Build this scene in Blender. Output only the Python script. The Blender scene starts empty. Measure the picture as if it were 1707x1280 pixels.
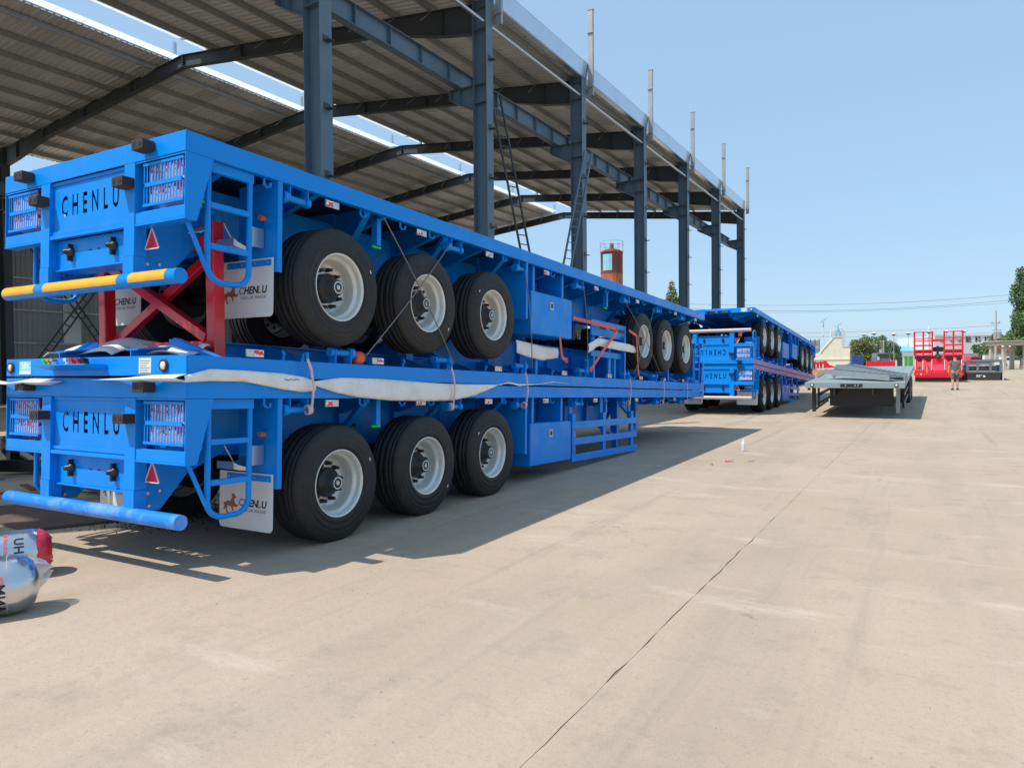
import bpy, bmesh, math, random
import numpy as np
from mathutils import Matrix, Vector, Euler
random.seed(7)
R = math.radians
SC = bpy.context.scene
COL = SC.collection

# ------------------------------------------------------------------ camera, sky, sun, exposure
cam_d = bpy.data.cameras.new('camera'); cam = bpy.data.objects.new('camera', cam_d); COL.objects.link(cam)
TH, F_PX, HC, Y0, ROLL = 0.5225, 1215.0, 1.546, 614.5, 0.0088
cam_d.sensor_fit = 'HORIZONTAL'; cam_d.sensor_width = 36.0; cam_d.lens = 36.0 * F_PX / 1707.0
cam_d.clip_start = 0.05; cam_d.clip_end = 3000
pit = math.atan((Y0 - 640.0) / F_PX)
fw = Vector((-math.sin(TH) * math.cos(pit), math.cos(TH) * math.cos(pit), math.sin(pit)))
rt = Vector((math.cos(TH), math.sin(TH), 0)); up = rt.cross(fw)
m3 = Matrix((rt, up, -fw)).transposed() @ Matrix.Rotation(-ROLL, 3, 'Z')
cam.matrix_world = Matrix.Translation((0, 0, HC)) @ m3.to_4x4()
SC.camera = cam

SUN = Vector((-0.38, -0.50, 1.0)).normalized()
w = bpy.data.worlds.new('World'); SC.world = w; w.use_nodes = True
nt = w.node_tree; bg = nt.nodes['Background']
sky = nt.nodes.new('ShaderNodeTexSky'); sky.sky_type = 'NISHITA'; sky.sun_disc = False
sky.sun_elevation = math.asin(SUN.z); sky.sun_rotation = math.atan2(SUN.x, SUN.y)
sky.air_density = 1.0; sky.dust_density = 0.9; sky.ozone_density = 2.2; sky.altitude = 0
hz = nt.nodes.new('ShaderNodeMix'); hz.data_type = 'RGBA'; hz.inputs[0].default_value = 0.72     # even summer haze over the clear sky
nt.links.new(sky.outputs[0], hz.inputs[6]); hz.inputs[7].default_value = (1.97, 3.05, 4.2, 1)
nt.links.new(hz.outputs[2], bg.inputs[0]); bg.inputs[1].default_value = 0.15
sl = bpy.data.lights.new('sun', 'SUN'); sl.energy = 3.25; sl.angle = R(0.5); sl.color = (1.0, 0.95, 0.87)
so = bpy.data.objects.new('sun', sl); COL.objects.link(so)
so.rotation_euler = SUN.to_track_quat('Z', 'Y').to_euler(); so.location = (-20, -20, 40)
SC.view_settings.view_transform = 'Standard'; SC.view_settings.look = 'None'
SC.view_settings.gamma = 1.0; SC.view_settings.use_curve_mapping = False
SC.view_settings.exposure = 0.47
SC.render.engine = 'CYCLES'
SC.cycles.max_bounces = 7; SC.cycles.diffuse_bounces = 4; SC.cycles.glossy_bounces = 3
SC.cycles.use_denoising = True

def gz(y):
    return 0.014 * max(0.0, min(y, 120.0) - 22.0)

# ------------------------------------------------------------------ materials
def mat(name, col, rough=0.5, metal=0.0, var=0.12, scale=4.0, bump=0.0, bscale=60.0, dirt=None, dirt_amt=0.0, dirt_scale=2.0, coat=0.0, spec=None, stretch=None):
    m = bpy.data.materials.new(name); m.use_nodes = True
    n = m.node_tree; b = n.nodes['Principled BSDF']
    b.inputs['Roughness'].default_value = rough; b.inputs['Metallic'].default_value = metal
    if coat: b.inputs['Coat Weight'].default_value = coat; b.inputs['Coat Roughness'].default_value = 0.12
    if spec is not None: b.inputs['Specular IOR Level'].default_value = spec
    tc = n.nodes.new('ShaderNodeTexCoord')
    src = tc.outputs['Object']
    if stretch:
        mp = n.nodes.new('ShaderNodeMapping'); mp.inputs['Scale'].default_value = stretch
        n.links.new(src, mp.inputs[0]); src = mp.outputs[0]
    nz = n.nodes.new('ShaderNodeTexNoise'); nz.inputs['Scale'].default_value = scale; nz.inputs['Detail'].default_value = 6
    n.links.new(src, nz.inputs['Vector'])
    mx = n.nodes.new('ShaderNodeMix'); mx.data_type = 'RGBA'
    c0 = [max(0, c * (1 - var)) for c in col]; c1 = [min(1, c * (1 + var)) for c in col]
    mx.inputs[6].default_value = (*c0, 1); mx.inputs[7].default_value = (*c1, 1)
    n.links.new(nz.outputs['Fac'], mx.inputs[0]); out = mx.outputs[2]
    if dirt:
        n2 = n.nodes.new('ShaderNodeTexNoise'); n2.inputs['Scale'].default_value = dirt_scale; n2.inputs['Detail'].default_value = 8; n2.inputs['Roughness'].default_value = 0.7
        n.links.new(src, n2.inputs['Vector'])
        rp = n.nodes.new('ShaderNodeMapRange'); rp.inputs[1].default_value = 0.48; rp.inputs[2].default_value = 0.72; rp.inputs[4].default_value = dirt_amt
        n.links.new(n2.outputs['Fac'], rp.inputs[0])
        m2 = n.nodes.new('ShaderNodeMix'); m2.data_type = 'RGBA'; m2.inputs[7].default_value = (*dirt, 1)
        n.links.new(rp.outputs[0], m2.inputs[0]); n.links.new(out, m2.inputs[6]); out = m2.outputs[2]
    n.links.new(out, b.inputs['Base Color'])
    if bump:
        n3 = n.nodes.new('ShaderNodeTexNoise'); n3.inputs['Scale'].default_value = bscale; n3.inputs['Detail'].default_value = 4
        n.links.new(src, n3.inputs['Vector'])
        bp = n.nodes.new('ShaderNodeBump'); bp.inputs['Strength'].default_value = bump; bp.inputs['Distance'].default_value = 0.02
        n.links.new(n3.outputs['Fac'], bp.inputs['Height']); n.links.new(bp.outputs[0], b.inputs['Normal'])
    return m

M = {}
M['blue'] = mat('blue_paint', (0.0005, 0.25, 0.80), 0.36, 0, 0.05, 3, 0.05, 7, dirt=(0.03, 0.26, 0.66), dirt_amt=0.45, dirt_scale=2.3, spec=0.26)
def uneven(m, r0, r1, sc, rip):
    n = m.node_tree; b = n.nodes['Principled BSDF']; tc = n.nodes.new('ShaderNodeTexCoord')
    z = n.nodes.new('ShaderNodeTexNoise'); z.inputs['Scale'].default_value = sc; z.inputs['Detail'].default_value = 9; z.inputs['Roughness'].default_value = 0.7; n.links.new(tc.outputs['Object'], z.inputs['Vector'])
    q = n.nodes.new('ShaderNodeMapRange'); q.inputs[1].default_value = 0.35; q.inputs[2].default_value = 0.68; q.inputs[3].default_value = r0; q.inputs[4].default_value = r1
    n.links.new(z.outputs['Fac'], q.inputs[0]); n.links.new(q.outputs[0], b.inputs['Roughness'])
    v = n.nodes.new('ShaderNodeTexNoise'); v.inputs['Scale'].default_value = 1.7; v.inputs['Detail'].default_value = 2; n.links.new(tc.outputs['Object'], v.inputs['Vector'])
    p = n.nodes.new('ShaderNodeBump'); p.inputs['Strength'].default_value = rip; p.inputs['Distance'].default_value = 0.05; n.links.new(v.outputs['Fac'], p.inputs['Height']); n.links.new(p.outputs[0], b.inputs['Normal'])
uneven(M['blue'], 0.22, 0.55, 3.5, 0.22)
M['tyre'] = mat('tyre_rubber', (0.015, 0.0145, 0.014), 0.66, 0, 0.25, 9, 0.15, 50, dirt=(0.048, 0.043, 0.037), dirt_amt=0.42, dirt_scale=5)
M['rim'] = mat('white_rim_paint', (0.74, 0.74, 0.70), 0.24, 0.2, 0.05, 5, coat=0.3, dirt=(0.5, 0.46, 0.38), dirt_amt=0.35)
M['black'] = mat('black_steel', (0.018, 0.018, 0.02), 0.42, 0, 0.2, 8)
M['rubber'] = mat('black_rubber', (0.04, 0.033, 0.028), 0.8, 0, 0.3, 25, 0.2, 70)
M['galv'] = mat('galvanized_steel', (0.55, 0.57, 0.58), 0.32, 0.85, 0.12, 14)
M['flap'] = mat('white_mudflap', (0.72, 0.72, 0.70), 0.5, 0, 0.05, 3, dirt=(0.5, 0.47, 0.4), dirt_amt=0.3)
M['ink'] = mat('dark_print', (0.012, 0.013, 0.02), 0.5, 0, 0.1)
M['inkgrey'] = mat('grey_print', (0.25, 0.22, 0.2), 0.5, 0, 0.1)
M['horse'] = mat('brown_print', (0.36, 0.10, 0.025), 0.5, 0, 0.3, 30)
M['yellow'] = mat('yellow_reflective', (0.88, 0.46, 0.012), 0.35, 0, 0.15, 12, dirt=(0.5, 0.3, 0.1), dirt_amt=0.5, dirt_scale=9)
M['red_lens'] = mat('red_reflector', (0.75, 0.02, 0.02), 0.25, 0, 0.15, 20, coat=0.5)
M['lens_white'] = mat('white_lens', (0.8, 0.8, 0.76), 0.2, 0, 0.05, 8, coat=0.5)
M['orange'] = mat('orange_lens', (0.8, 0.16, 0.01), 0.25, 0, 0.15, 8, coat=0.4)
M['green'] = mat('green_lens', (0.02, 0.75, 0.10), 0.25, 0, 0.1, 8)
M['label'] = mat('white_label', (0.7, 0.72, 0.72), 0.45, 0, 0.05)
M['cyan_label'] = mat('cyan_label', (0.25, 0.66, 0.8), 0.45, 0, 0.15, 10)
M['red_paint'] = mat('red_paint', (0.74, 0.012, 0.03), 0.28, 0, 0.15, 3, coat=0.4, dirt=(0.35, 0.02, 0.03), dirt_amt=0.5)
M['trailer_red'] = mat('bright_red_paint', (0.78, 0.015, 0.05), 0.4, 0, 0.1, 3)
M['primer'] = mat('slate_blue_steel_paint', (0.105, 0.165, 0.215), 0.5, 0, 0.10, 2, dirt=(0.16, 0.2, 0.23), dirt_amt=0.5)
M['primer_dark'] = mat('dark_steel_paint', (0.045, 0.055, 0.065), 0.6, 0, 0.2, 2)
M['zinc'] = mat('zinc_purlin', (0.36, 0.37, 0.36), 0.45, 0.55, 0.2, 5)
def vary(m, amt):
    n = m.node_tree; b = n.nodes['Principled BSDF']; src = b.inputs['Base Color'].links[0].from_socket
    oi = n.nodes.new('ShaderNodeObjectInfo'); mr = n.nodes.new('ShaderNodeMapRange'); mr.inputs[3].default_value = 1 - amt; mr.inputs[4].default_value = 1 + amt
    n.links.new(oi.outputs['Random'], mr.inputs[0]); h = n.nodes.new('ShaderNodeHueSaturation'); n.links.new(mr.outputs[0], h.inputs['Value'])
    n.links.new(src, h.inputs['Color']); n.links.new(h.outputs[0], b.inputs['Base Color']); return m
M['roof'] = vary(mat('roof_sheet', (0.58, 0.575, 0.555), 0.5, 0.15, 0.10, 3, dirt=(0.42, 0.40, 0.37), dirt_amt=0.5, stretch=(0.3, 3, 1)), 0.14)
M['fascia'] = mat('fascia_sheet', (0.62, 0.68, 0.74), 0.22, 0.8, 0.08, 1.5)
M['wall'] = vary(mat('grey_wall_sheet', (0.27, 0.28, 0.28), 0.55, 0.1, 0.1, 1.0), 0.08)
M['wall_light'] = mat('pale_wall_sheet', (0.62, 0.64, 0.62), 0.5, 0, 0.08, 1.0)
M['cloth'] = mat('white_cloth', (0.82, 0.81, 0.79), 0.55, 0, 0.05, 9, 0.35, 18, dirt=(0.55, 0.48, 0.38), dirt_amt=0.4, dirt_scale=4)
M['strap'] = mat('pink_strap', (0.74, 0.46, 0.42), 0.7, 0, 0.25, 20)
M['red_strap'] = mat('orange_red_strap', (0.8, 0.12, 0.06), 0.6, 0, 0.2, 20)
M['wire'] = mat('steel_wire', (0.22, 0.21, 0.20), 0.5, 0.6, 0.2, 30)
M['grey_paint'] = mat('grey_trailer_paint', (0.26, 0.31, 0.33), 0.5, 0, 0.08, 3, dirt=(0.34, 0.35, 0.34), dirt_amt=0.4)
M['cream'] = mat('cream_paint', (0.84, 0.80, 0.62), 0.6, 0, 0.05, 2, 0.1, 5, dirt=(0.5, 0.46, 0.33), dirt_amt=0.4, dirt_scale=3)
M['rust'] = mat('rusty_steel', (0.36, 0.10, 0.04), 0.8, 0, 0.4, 0.8, 0.2, 20, dirt=(0.55, 0.3, 0.18), dirt_amt=0.8, dirt_scale=1.5, stretch=(1, 1, 0.35))
M['rust_dark'] = mat('dark_rusty_steel', (0.17, 0.05, 0.035), 0.8, 0, 0.3, 0.8, dirt=(0.28, 0.1, 0.06), dirt_amt=0.7, stretch=(2, 2, 0.2))
M['pale_blue'] = mat('pale_blue_paint', (0.25, 0.55, 0.68), 0.6, 0, 0.2, 1)
M['purple_film'] = mat('mauve_film', (0.25, 0.15, 0.40), 0.35, 0, 0.3, 4, dirt=(0.5, 0.4, 0.5), dirt_amt=0.6)
M['soil'] = mat('brown_soil', (0.40, 0.20, 0.10), 0.95, 0, 0.3, 3, 0.6, 6)
M['leaf'] = mat('green_leaves', (0.15, 0.19, 0.055), 0.6, 0, 0.55, 2.2)
M['leaf_dark'] = mat('dark_green_leaves', (0.11, 0.19, 0.07), 0.6, 0, 0.55, 1.6)
M['bark'] = mat('bark', (0.12, 0.09, 0.06), 0.9, 0, 0.3, 6, 0.4, 12)
M['skin'] = mat('skin', (0.50, 0.29, 0.20), 0.6, 0, 0.08)
M['shirt'] = mat('grey_cloth', (0.14, 0.145, 0.12), 0.85, 0, 0.12, 12)
M['shorts'] = mat('khaki_cloth', (0.16, 0.145, 0.115), 0.85, 0, 0.12, 12)
M['hair'] = mat('black_hair', (0.012, 0.01, 0.01), 0.7)
M['white'] = mat('white_wall_paint', (0.74, 0.74, 0.72), 0.6, 0, 0.06, 0.5)
M['cyan_roof'] = mat('cyan_roof', (0.12, 0.50, 0.72), 0.5, 0, 0.15, 0.8)
M['green_panel'] = mat('green_panel', (0.05, 0.35, 0.08), 0.6, 0, 0.15, 1)
M['window'] = mat('window_glass', (0.03, 0.045, 0.06), 0.15)
M['stone_grey'] = mat('grey_stone', (0.33, 0.33, 0.32), 0.8, 0, 0.25, 2.5, 0.3, 5)
M['gate_stone'] = mat('beige_stone', (0.46, 0.42, 0.33), 0.8, 0, 0.15, 2)
M['car_white'] = mat('white_car_paint', (0.78, 0.77, 0.72), 0.25, coat=0.5)
M['dust_dark'] = mat('dark_gravel', (0.045, 0.043, 0.04), 0.95, 0, 0.5, 30)
M['blue_box'] = mat('faded_blue_paint', (0.05, 0.11, 0.32), 0.5)
M['pole_grey'] = mat('concrete_pole', (0.42, 0.42, 0.40), 0.8, 0, 0.1)
M['foil'] = mat('silver_film', (0.62, 0.64, 0.67), 0.24, 0.95, 0.10, 3, 0.35, 9)
M['clear_film'] = mat('milky_plastic_film', (0.66, 0.67, 0.68), 0.25, 0, 0.08, 6, 0.7, 9, coat=0.4)
def film(m, a):
    n = m.node_tree; b = n.nodes['Principled BSDF']; o = n.nodes['Material Output']
    t = n.nodes.new('ShaderNodeBsdfTransparent'); x = n.nodes.new('ShaderNodeMixShader'); x.inputs[0].default_value = a
    n.links.new(t.outputs[0], x.inputs[1]); n.links.new(b.outputs[0], x.inputs[2]); n.links.new(x.outputs[0], o.inputs[0])
film(M['clear_film'], 0.5)
M['red_film'] = mat('red_tape', (0.66, 0.03, 0.05), 0.35, 0, 0.25, 15, 0.4, 30, coat=0.3)
M['pink_print'] = mat('pink_print', (0.62, 0.16, 0.22), 0.5, 0, 0.2, 20)
M['bottle'] = mat('bottle_plastic', (0.75, 0.75, 0.74), 0.2, 0, 0.05)
M['wrap'] = mat('pale_wrap', (0.50, 0.44, 0.42), 0.4, 0, 0.2, 3)
M['timber'] = mat('weathered_timber', (0.34, 0.25, 0.16), 0.85, 0, 0.2, 6, stretch=(1, 8, 8))
M['deck_shade'] = mat('shade_dark_deck', (0.018, 0.035, 0.07), 0.6, 0, 0.2, 6)  # deck colour darkened to carry the shade under the chassis

def lamp_mat():
    m = mat('tail_lamp_wrapped', (0.7, 0.7, 0.7), 0.22, 0.1, 0.2, 40, 0.5, 45, coat=0.6)
    n = m.node_tree; b = n.nodes['Principled BSDF']
    tc = n.nodes.new('ShaderNodeTexCoord'); sp = n.nodes.new('ShaderNodeSeparateXYZ'); n.links.new(tc.outputs['Object'], sp.inputs[0])
    vo = n.nodes.new('ShaderNodeTexVoronoi'); vo.inputs['Scale'].default_value = 42; n.links.new(tc.outputs['Object'], vo.inputs['Vector'])
    wv = n.nodes.new('ShaderNodeMath'); wv.operation = 'MULTIPLY'; wv.inputs[1].default_value = 2 * math.pi / 0.155; n.links.new(sp.outputs[2], wv.inputs[0])
    ws = n.nodes.new('ShaderNodeMath'); ws.operation = 'SINE'; n.links.new(wv.outputs[0], ws.inputs[0])
    ad = n.nodes.new('ShaderNodeMath'); ad.operation = 'ADD'; n.links.new(ws.outputs[0], ad.inputs[0]); n.links.new(vo.outputs['Distance'], ad.inputs[1])
    cr = n.nodes.new('ShaderNodeValToRGB'); cr.color_ramp.interpolation = 'LINEAR'
    e = cr.color_ramp.elements; e[0].position = 0.42; e[0].color = (0.86, 0.88, 0.9, 1); e[1].position = 0.55; e[1].color = (0.85, 0.02, 0.04, 1)
    n.links.new(ad.outputs[0], cr.inputs[0])
    mx = n.nodes.new('ShaderNodeMix'); mx.data_type = 'RGBA'; mx.inputs[7].default_value = (0.9, 0.92, 0.94, 1)
    g = n.nodes.new('ShaderNodeMath'); g.operation = 'GREATER_THAN'; g.inputs[1].default_value = 0.55; n.links.new(vo.outputs['Color'], g.inputs[0])
    n.links.new(g.outputs[0], mx.inputs[0]); n.links.new(cr.outputs[0], mx.inputs[6]); n.links.new(mx.outputs[2], b.inputs['Base Color'])
    return m
M['lamp'] = lamp_mat()

def bumper_mat():          # worn paint: primer patches on the upper side of the lower bumper tube
    return mat('chalky_blue_paint', (0.002, 0.22, 0.80), 0.45, 0, 0.08, 3, dirt=(0.55, 0.62, 0.76), dirt_amt=0.75, dirt_scale=1.3)
M['bumper_worn'] = bumper_mat()

def concrete_mat():
    m = bpy.data.materials.new('yard_concrete'); m.use_nodes = True
    n = m.node_tree; b = n.nodes['Principled BSDF']; L = n.links.new
    b.inputs['Roughness'].default_value = 0.9; b.inputs['Specular IOR Level'].default_value = 0.2
    tc = n.nodes.new('ShaderNodeTexCoord'); P = tc.outputs['Object']
    def noise(s, d=6, r=0.6, st=None):
        v = P
        if st:
            mp = n.nodes.new('ShaderNodeMapping'); mp.inputs['Scale'].default_value = st; L(P, mp.inputs[0]); v = mp.outputs[0]
        k = n.nodes.new('ShaderNodeTexNoise'); k.inputs['Scale'].default_value = s; k.inputs['Detail'].default_value = d; k.inputs['Roughness'].default_value = r
        L(v, k.inputs['Vector']); return k.outputs['Fac']
    def ramp(f, lo, hi, a=0.0, c=1.0):
        k = n.nodes.new('ShaderNodeMapRange'); k.inputs[1].default_value = lo; k.inputs[2].default_value = hi; k.inputs[3].default_value = a; k.inputs[4].default_value = c
        L(f, k.inputs[0]); return k.outputs[0]
    def mixc(f, a, c):
        k = n.nodes.new('ShaderNodeMix'); k.data_type = 'RGBA'; L(f, k.inputs[0])
        for s, v in ((6, a), (7, c)):
            if isinstance(v, tuple): k.inputs[s].default_value = (*v, 1)
            else: L(v, k.inputs[s])
        return k.outputs[2]
    def mul(a, c):
        k = n.nodes.new('ShaderNodeMath'); k.operation = 'MULTIPLY'; L(a, k.inputs[0])
        if isinstance(c, float): k.inputs[1].default_value = c
        else: L(c, k.inputs[1])
        return k.outputs[0]
    c = mixc(ramp(noise(0.35, 7), 0.3, 0.7), (0.425, 0.330, 0.238), (0.51, 0.403, 0.300))
    c = mixc(ramp(noise(0.9, 8, 0.65, (1.0, 0.14, 1)), 0.47, 0.72, 0, 0.6), c, (0.335, 0.27, 0.20))       # lengthwise dirty streaks
    c = mixc(ramp(noise(2.2, 5, 0.55, (1.0, 0.035, 1)), 0.60, 0.70, 0, 0.42), c, (0.27, 0.225, 0.175))    # tyre tracks along the yard
    c = mixc(ramp(noise(1.6, 5, 0.55, (0.06, 0.9, 1)), 0.62, 0.72, 0, 0.25), c, (0.29, 0.24, 0.19))       # scuffs across
    c = mixc(ramp(noise(2.3, 9, 0.72), 0.53, 0.70, 0, 0.55), c, (0.32, 0.26, 0.19))                       # blotches
    c = mixc(ramp(noise(1.4, 8, 0.68, (0.35, 1, 1)), 0.58, 0.72, 0, 0.7), c, (0.62, 0.508, 0.40))          # pale dusty patches
    c = mixc(ramp(noise(0.8, 9, 0.75), 0.60, 0.66, 0, 0.35), c, (0.26, 0.22, 0.18))                       # old stains
    c = mixc(ramp(noise(24, 6, 0.75), 0.54, 0.70, 0, 0.5), c, (0.29, 0.235, 0.175))                       # worn surface grain
    c = mixc(ramp(noise(85, 3, 0.7), 0.56, 0.68, 0, 0.45), c, (0.22, 0.18, 0.14))                         # grit
    dn = n.nodes.new('ShaderNodeTexNoise'); dn.inputs['Scale'].default_value = 1.9; dn.inputs['Detail'].default_value = 9; dn.inputs['Roughness'].default_value = 0.7; L(P, dn.inputs['Vector'])
    va = n.nodes.new('ShaderNodeVectorMath'); va.operation = 'MULTIPLY_ADD'; va.inputs[1].default_value = (0.8, 1.2, 0); L(dn.outputs['Color'], va.inputs[0]); L(P, va.inputs[2])
    vo = n.nodes.new('ShaderNodeTexVoronoi'); vo.feature = 'DISTANCE_TO_EDGE'; vo.inputs['Scale'].default_value = 0.21; L(va.outputs[0], vo.inputs['Vector'])
    crack = ramp(vo.outputs['Distance'], 0.0, 0.0022, 1.0, 0.0)
    crack = mul(crack, ramp(noise(0.6, 3), 0.52, 0.58)); crack = mul(crack, ramp(noise(6, 4), 0.44, 0.56))
    c = mixc(mul(crack, 0.55), c, (0.14, 0.11, 0.08))
    L(c, b.inputs['Base Color'])
    bp = n.nodes.new('ShaderNodeBump'); bp.inputs['Strength'].default_value = 0.45; bp.inputs['Distance'].default_value = 0.014
    ad = n.nodes.new('ShaderNodeMath'); ad.operation = 'ADD'; L(noise(14, 8, 0.7), ad.inputs[0]); L(mul(crack, -1.2), ad.inputs[1])
    L(ad.outputs[0], bp.inputs['Height']); L(bp.outputs[0], b.inputs['Normal'])
    return m
M['concrete'] = concrete_mat()
M['earth'] = mat('dry_earth', (0.20, 0.16, 0.11), 0.95, 0, 0.3, 0.3, 0.5, 4, dirt=(0.10, 0.11, 0.05), dirt_amt=0.7, dirt_scale=0.1)
M['joint_dirt'] = mat('joint_dirt', (0.22, 0.17, 0.125), 0.95, 0, 0.4, 20)

# ------------------------------------------------------------------ mesh builder
class MB:
    def __init__(s): s.v = []; s.f = []; s.sm = []; s.mi = []; s.cur = 0
    def add(s, vs, fs, smooth=False):
        o = len(s.v); s.v += [tuple(p) for p in vs]
        for f in fs:
            s.f.append(tuple(i + o for i in f)); s.sm.append(smooth); s.mi.append(s.cur)
        return s
    def box(s, x0, x1, y0, y1, z0, z1):
        s.add([(x0, y0, z0), (x1, y0, z0), (x1, y1, z0), (x0, y1, z0), (x0, y0, z1), (x1, y0, z1), (x1, y1, z1), (x0, y1, z1)],
              [(0, 3, 2, 1), (4, 5, 6, 7), (0, 1, 5, 4), (1, 2, 6, 5), (2, 3, 7, 6), (3, 0, 4, 7)]); return s
    def bar(s, a, b, wx, wz, upv=(0, 0, 1)):
        a = Vector(a); b = Vector(b); d = (b - a).normalized(); u = Vector(upv)
        if abs(d.dot(u)) > 0.98: u = Vector((1, 0, 0))
        sd = d.cross(u).normalized(); u = sd.cross(d).normalized()
        vs = []
        for p in (a, b):
            for i, j in ((-1, -1), (1, -1), (1, 1), (-1, 1)): vs.append(p + sd * (wx / 2 * i) + u * (wz / 2 * j))
        s.add(vs, [(0, 1, 2, 3), (7, 6, 5, 4), (0, 4, 5, 1), (1, 5, 6, 2), (2, 6, 7, 3), (3, 7, 4, 0)]); return s
    def cyl(s, a, b, r, n=12, r2=None, caps=True):
        a = Vector(a); b = Vector(b); d = (b - a).normalized(); u = Vector((0, 0, 1)) if abs(d.z) < 0.95 else Vector((1, 0, 0))
        e1 = d.cross(u).normalized(); e2 = d.cross(e1).normalized(); r2 = r if r2 is None else r2
        ring = [(math.cos(2 * math.pi * i / n), math.sin(2 * math.pi * i / n)) for i in range(n)]
        A = [a + e1 * (c * r) + e2 * (t * r) for c, t in ring]; B = [b + e1 * (c * r2) + e2 * (t * r2) for c, t in ring]
        s.add(A + B, [(i, (i + 1) % n, n + (i + 1) % n, n + i) for i in range(n)], True)
        if caps:
            s.add(A, [tuple(range(n - 1, -1, -1))]); s.add(B, [tuple(range(n))])
        return s
    def tube(s, pts, r, n=8):
        P = [Vector(p) for p in pts]; rings = []
        for i, p in enumerate(P):
            d = (P[min(i + 1, len(P) - 1)] - P[max(i - 1, 0)]).normalized()
            u = Vector((0, 0, 1)) if abs(d.z) < 0.9 else Vector((1, 0, 0))
            if i == 0: e1 = d.cross(u).normalized()
            else: e1 = (e1 - d * e1.dot(d)).normalized()
            e2 = d.cross(e1)
            rings.append([p + e1 * (r * math.cos(2 * math.pi * k / n)) + e2 * (r * math.sin(2 * math.pi * k / n)) for k in range(n)])
        vs = [q for rg in rings for q in rg]; fs = []
        for i in range(len(P) - 1):
            for k in range(n): fs.append((i * n + k, i * n + (k + 1) % n, (i + 1) * n + (k + 1) % n, (i + 1) * n + k))
        s.add(vs, fs, True); s.add(rings[0], [tuple(range(n))]); s.add(rings[-1], [tuple(range(n - 1, -1, -1))]); return s
    def lathe(s, prof, n=32, axis='x', smooth=True, c=(0, 0, 0)):
        vs = []; k = len(prof)
        for i in range(n):
            a = 2 * math.pi * i / n; ca, sa = math.cos(a), math.sin(a)
            for r, h in prof:
                if axis == 'x': vs.append((c[0] + h, c[1] + r * ca, c[2] + r * sa))
                elif axis == 'y': vs.append((c[0] + r * sa, c[1] + h, c[2] + r * ca))
                else: vs.append((c[0] + r * ca, c[1] + r * sa, c[2] + h))
        fs = []
        for i in range(n):
            j = (i + 1) % n
            for q in range(k - 1): fs.append((i * k + q, j * k + q, j * k + q + 1, i * k + q + 1))
        s.add(vs, fs, smooth); return s
    def prism(s, poly, axis, a, b):
        n = len(poly)
        def P(u, v, h): return {'x': (h, u, v), 'y': (u, h, v), 'z': (u, v, h)}[axis]
        A = [P(u, v, a) for u, v in poly]; B = [P(u, v, b) for u, v in poly]
        s.add(A + B, [tuple(range(n)), tuple(range(2 * n - 1, n - 1, -1))] + [(i, n + i, n + (i + 1) % n, (i + 1) % n) for i in range(n)]); return s
    def ibeam(s, a, b, h, wd, tf=0.016, tw=0.012, upv=(0, 0, 1)):
        a = Vector(a); b = Vector(b); d = (b - a).normalized(); u = Vector(upv); sd = d.cross(u).normalized(); u = sd.cross(d).normalized()
        s.bar(a + u * (h / 2 - tf / 2), b + u * (h / 2 - tf / 2), wd, tf, upv); s.bar(a - u * (h / 2 - tf / 2), b - u * (h / 2 - tf / 2), wd, tf, upv)
        s.bar(a, b, tw, h - 2 * tf, upv); return s
    def mesh(s, name, mats):
        me = bpy.data.meshes.new(name); me.from_pydata(s.v, [], s.f)
        for m in (mats if isinstance(mats, (list, tuple)) else [mats]): me.materials.append(m)
        me.polygons.foreach_set('use_smooth', s.sm); me.polygons.foreach_set('material_index', s.mi)
        bm = bmesh.new(); bm.from_mesh(me); bmesh.ops.recalc_face_normals(bm, faces=bm.faces); bm.to_mesh(me); bm.free()
        me.update(); return me
    def build(s, name, mats, parent=None, loc=(0, 0, 0), rot=None, bevel=0):
        return link(name, s.mesh(name, mats), parent, loc, rot, bevel)

def link(name, me, parent=None, loc=(0, 0, 0), rot=None, bevel=0):
    o = bpy.data.objects.new(name, me); COL.objects.link(o); o.location = loc
    if rot: o.rotation_euler = rot
    if parent: o.parent = parent
    if bevel:
        b = o.modifiers.new('bevel', 'BEVEL'); b.width = bevel; b.segments = 2; b.limit_method = 'ANGLE'; b.angle_limit = R(40)
    return o
def tag(o, label, cat, group=None):
    o['label'] = label; o['category'] = cat
    if group: o['group'] = group
    return o
def structure(o): o['kind'] = 'structure'; return o
def stuff(o): o['kind'] = 'stuff'; return o
def thing(name, label, cat, loc=(0, 0, 0), rot=None, group=None):
    o = bpy.data.objects.new(name, None); COL.objects.link(o); o.location = loc; o.empty_display_size = 0.3
    if rot: o.rotation_euler = rot
    return tag(o, label, cat, group)
CH = {}
def copy_tree(o, parent=None):
    c = o.copy(); COL.objects.link(c)
    if parent: c.parent = parent
    for ch in [k for k in o.children]: copy_tree(ch, c)
    return c
def text_mesh(body, size, extrude=0.0, spacing=1.0, sx=1.0, shear=0.0, bold=0.0, align='CENTER'):
    cu = bpy.data.curves.new('text', 'FONT'); cu.body = body; cu.size = size; cu.extrude = extrude; cu.space_character = spacing
    cu.shear = shear; cu.align_x = align; cu.align_y = 'CENTER'; cu.offset = bold; cu.resolution_u = 3
    o = bpy.data.objects.new('text', cu); COL.objects.link(o); bpy.context.view_layer.update()
    me = bpy.data.meshes.new_from_object(o.evaluated_get(bpy.context.evaluated_depsgraph_get()))
    bpy.data.objects.remove(o); bpy.data.curves.remove(cu)
    me.transform(Matrix.Diagonal((sx, 1, 1, 1))); return me
STAND = Matrix.Rotation(math.pi / 2, 4, 'X')          # lettering that stands up and faces -y
def lettering(name, body, size, m, parent, loc, rot=None, **kw):
    me = text_mesh(body, size, **kw); me.transform(STAND); me.materials.clear(); me.materials.append(m)
    return link(name, me, parent, loc, rot)

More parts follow.
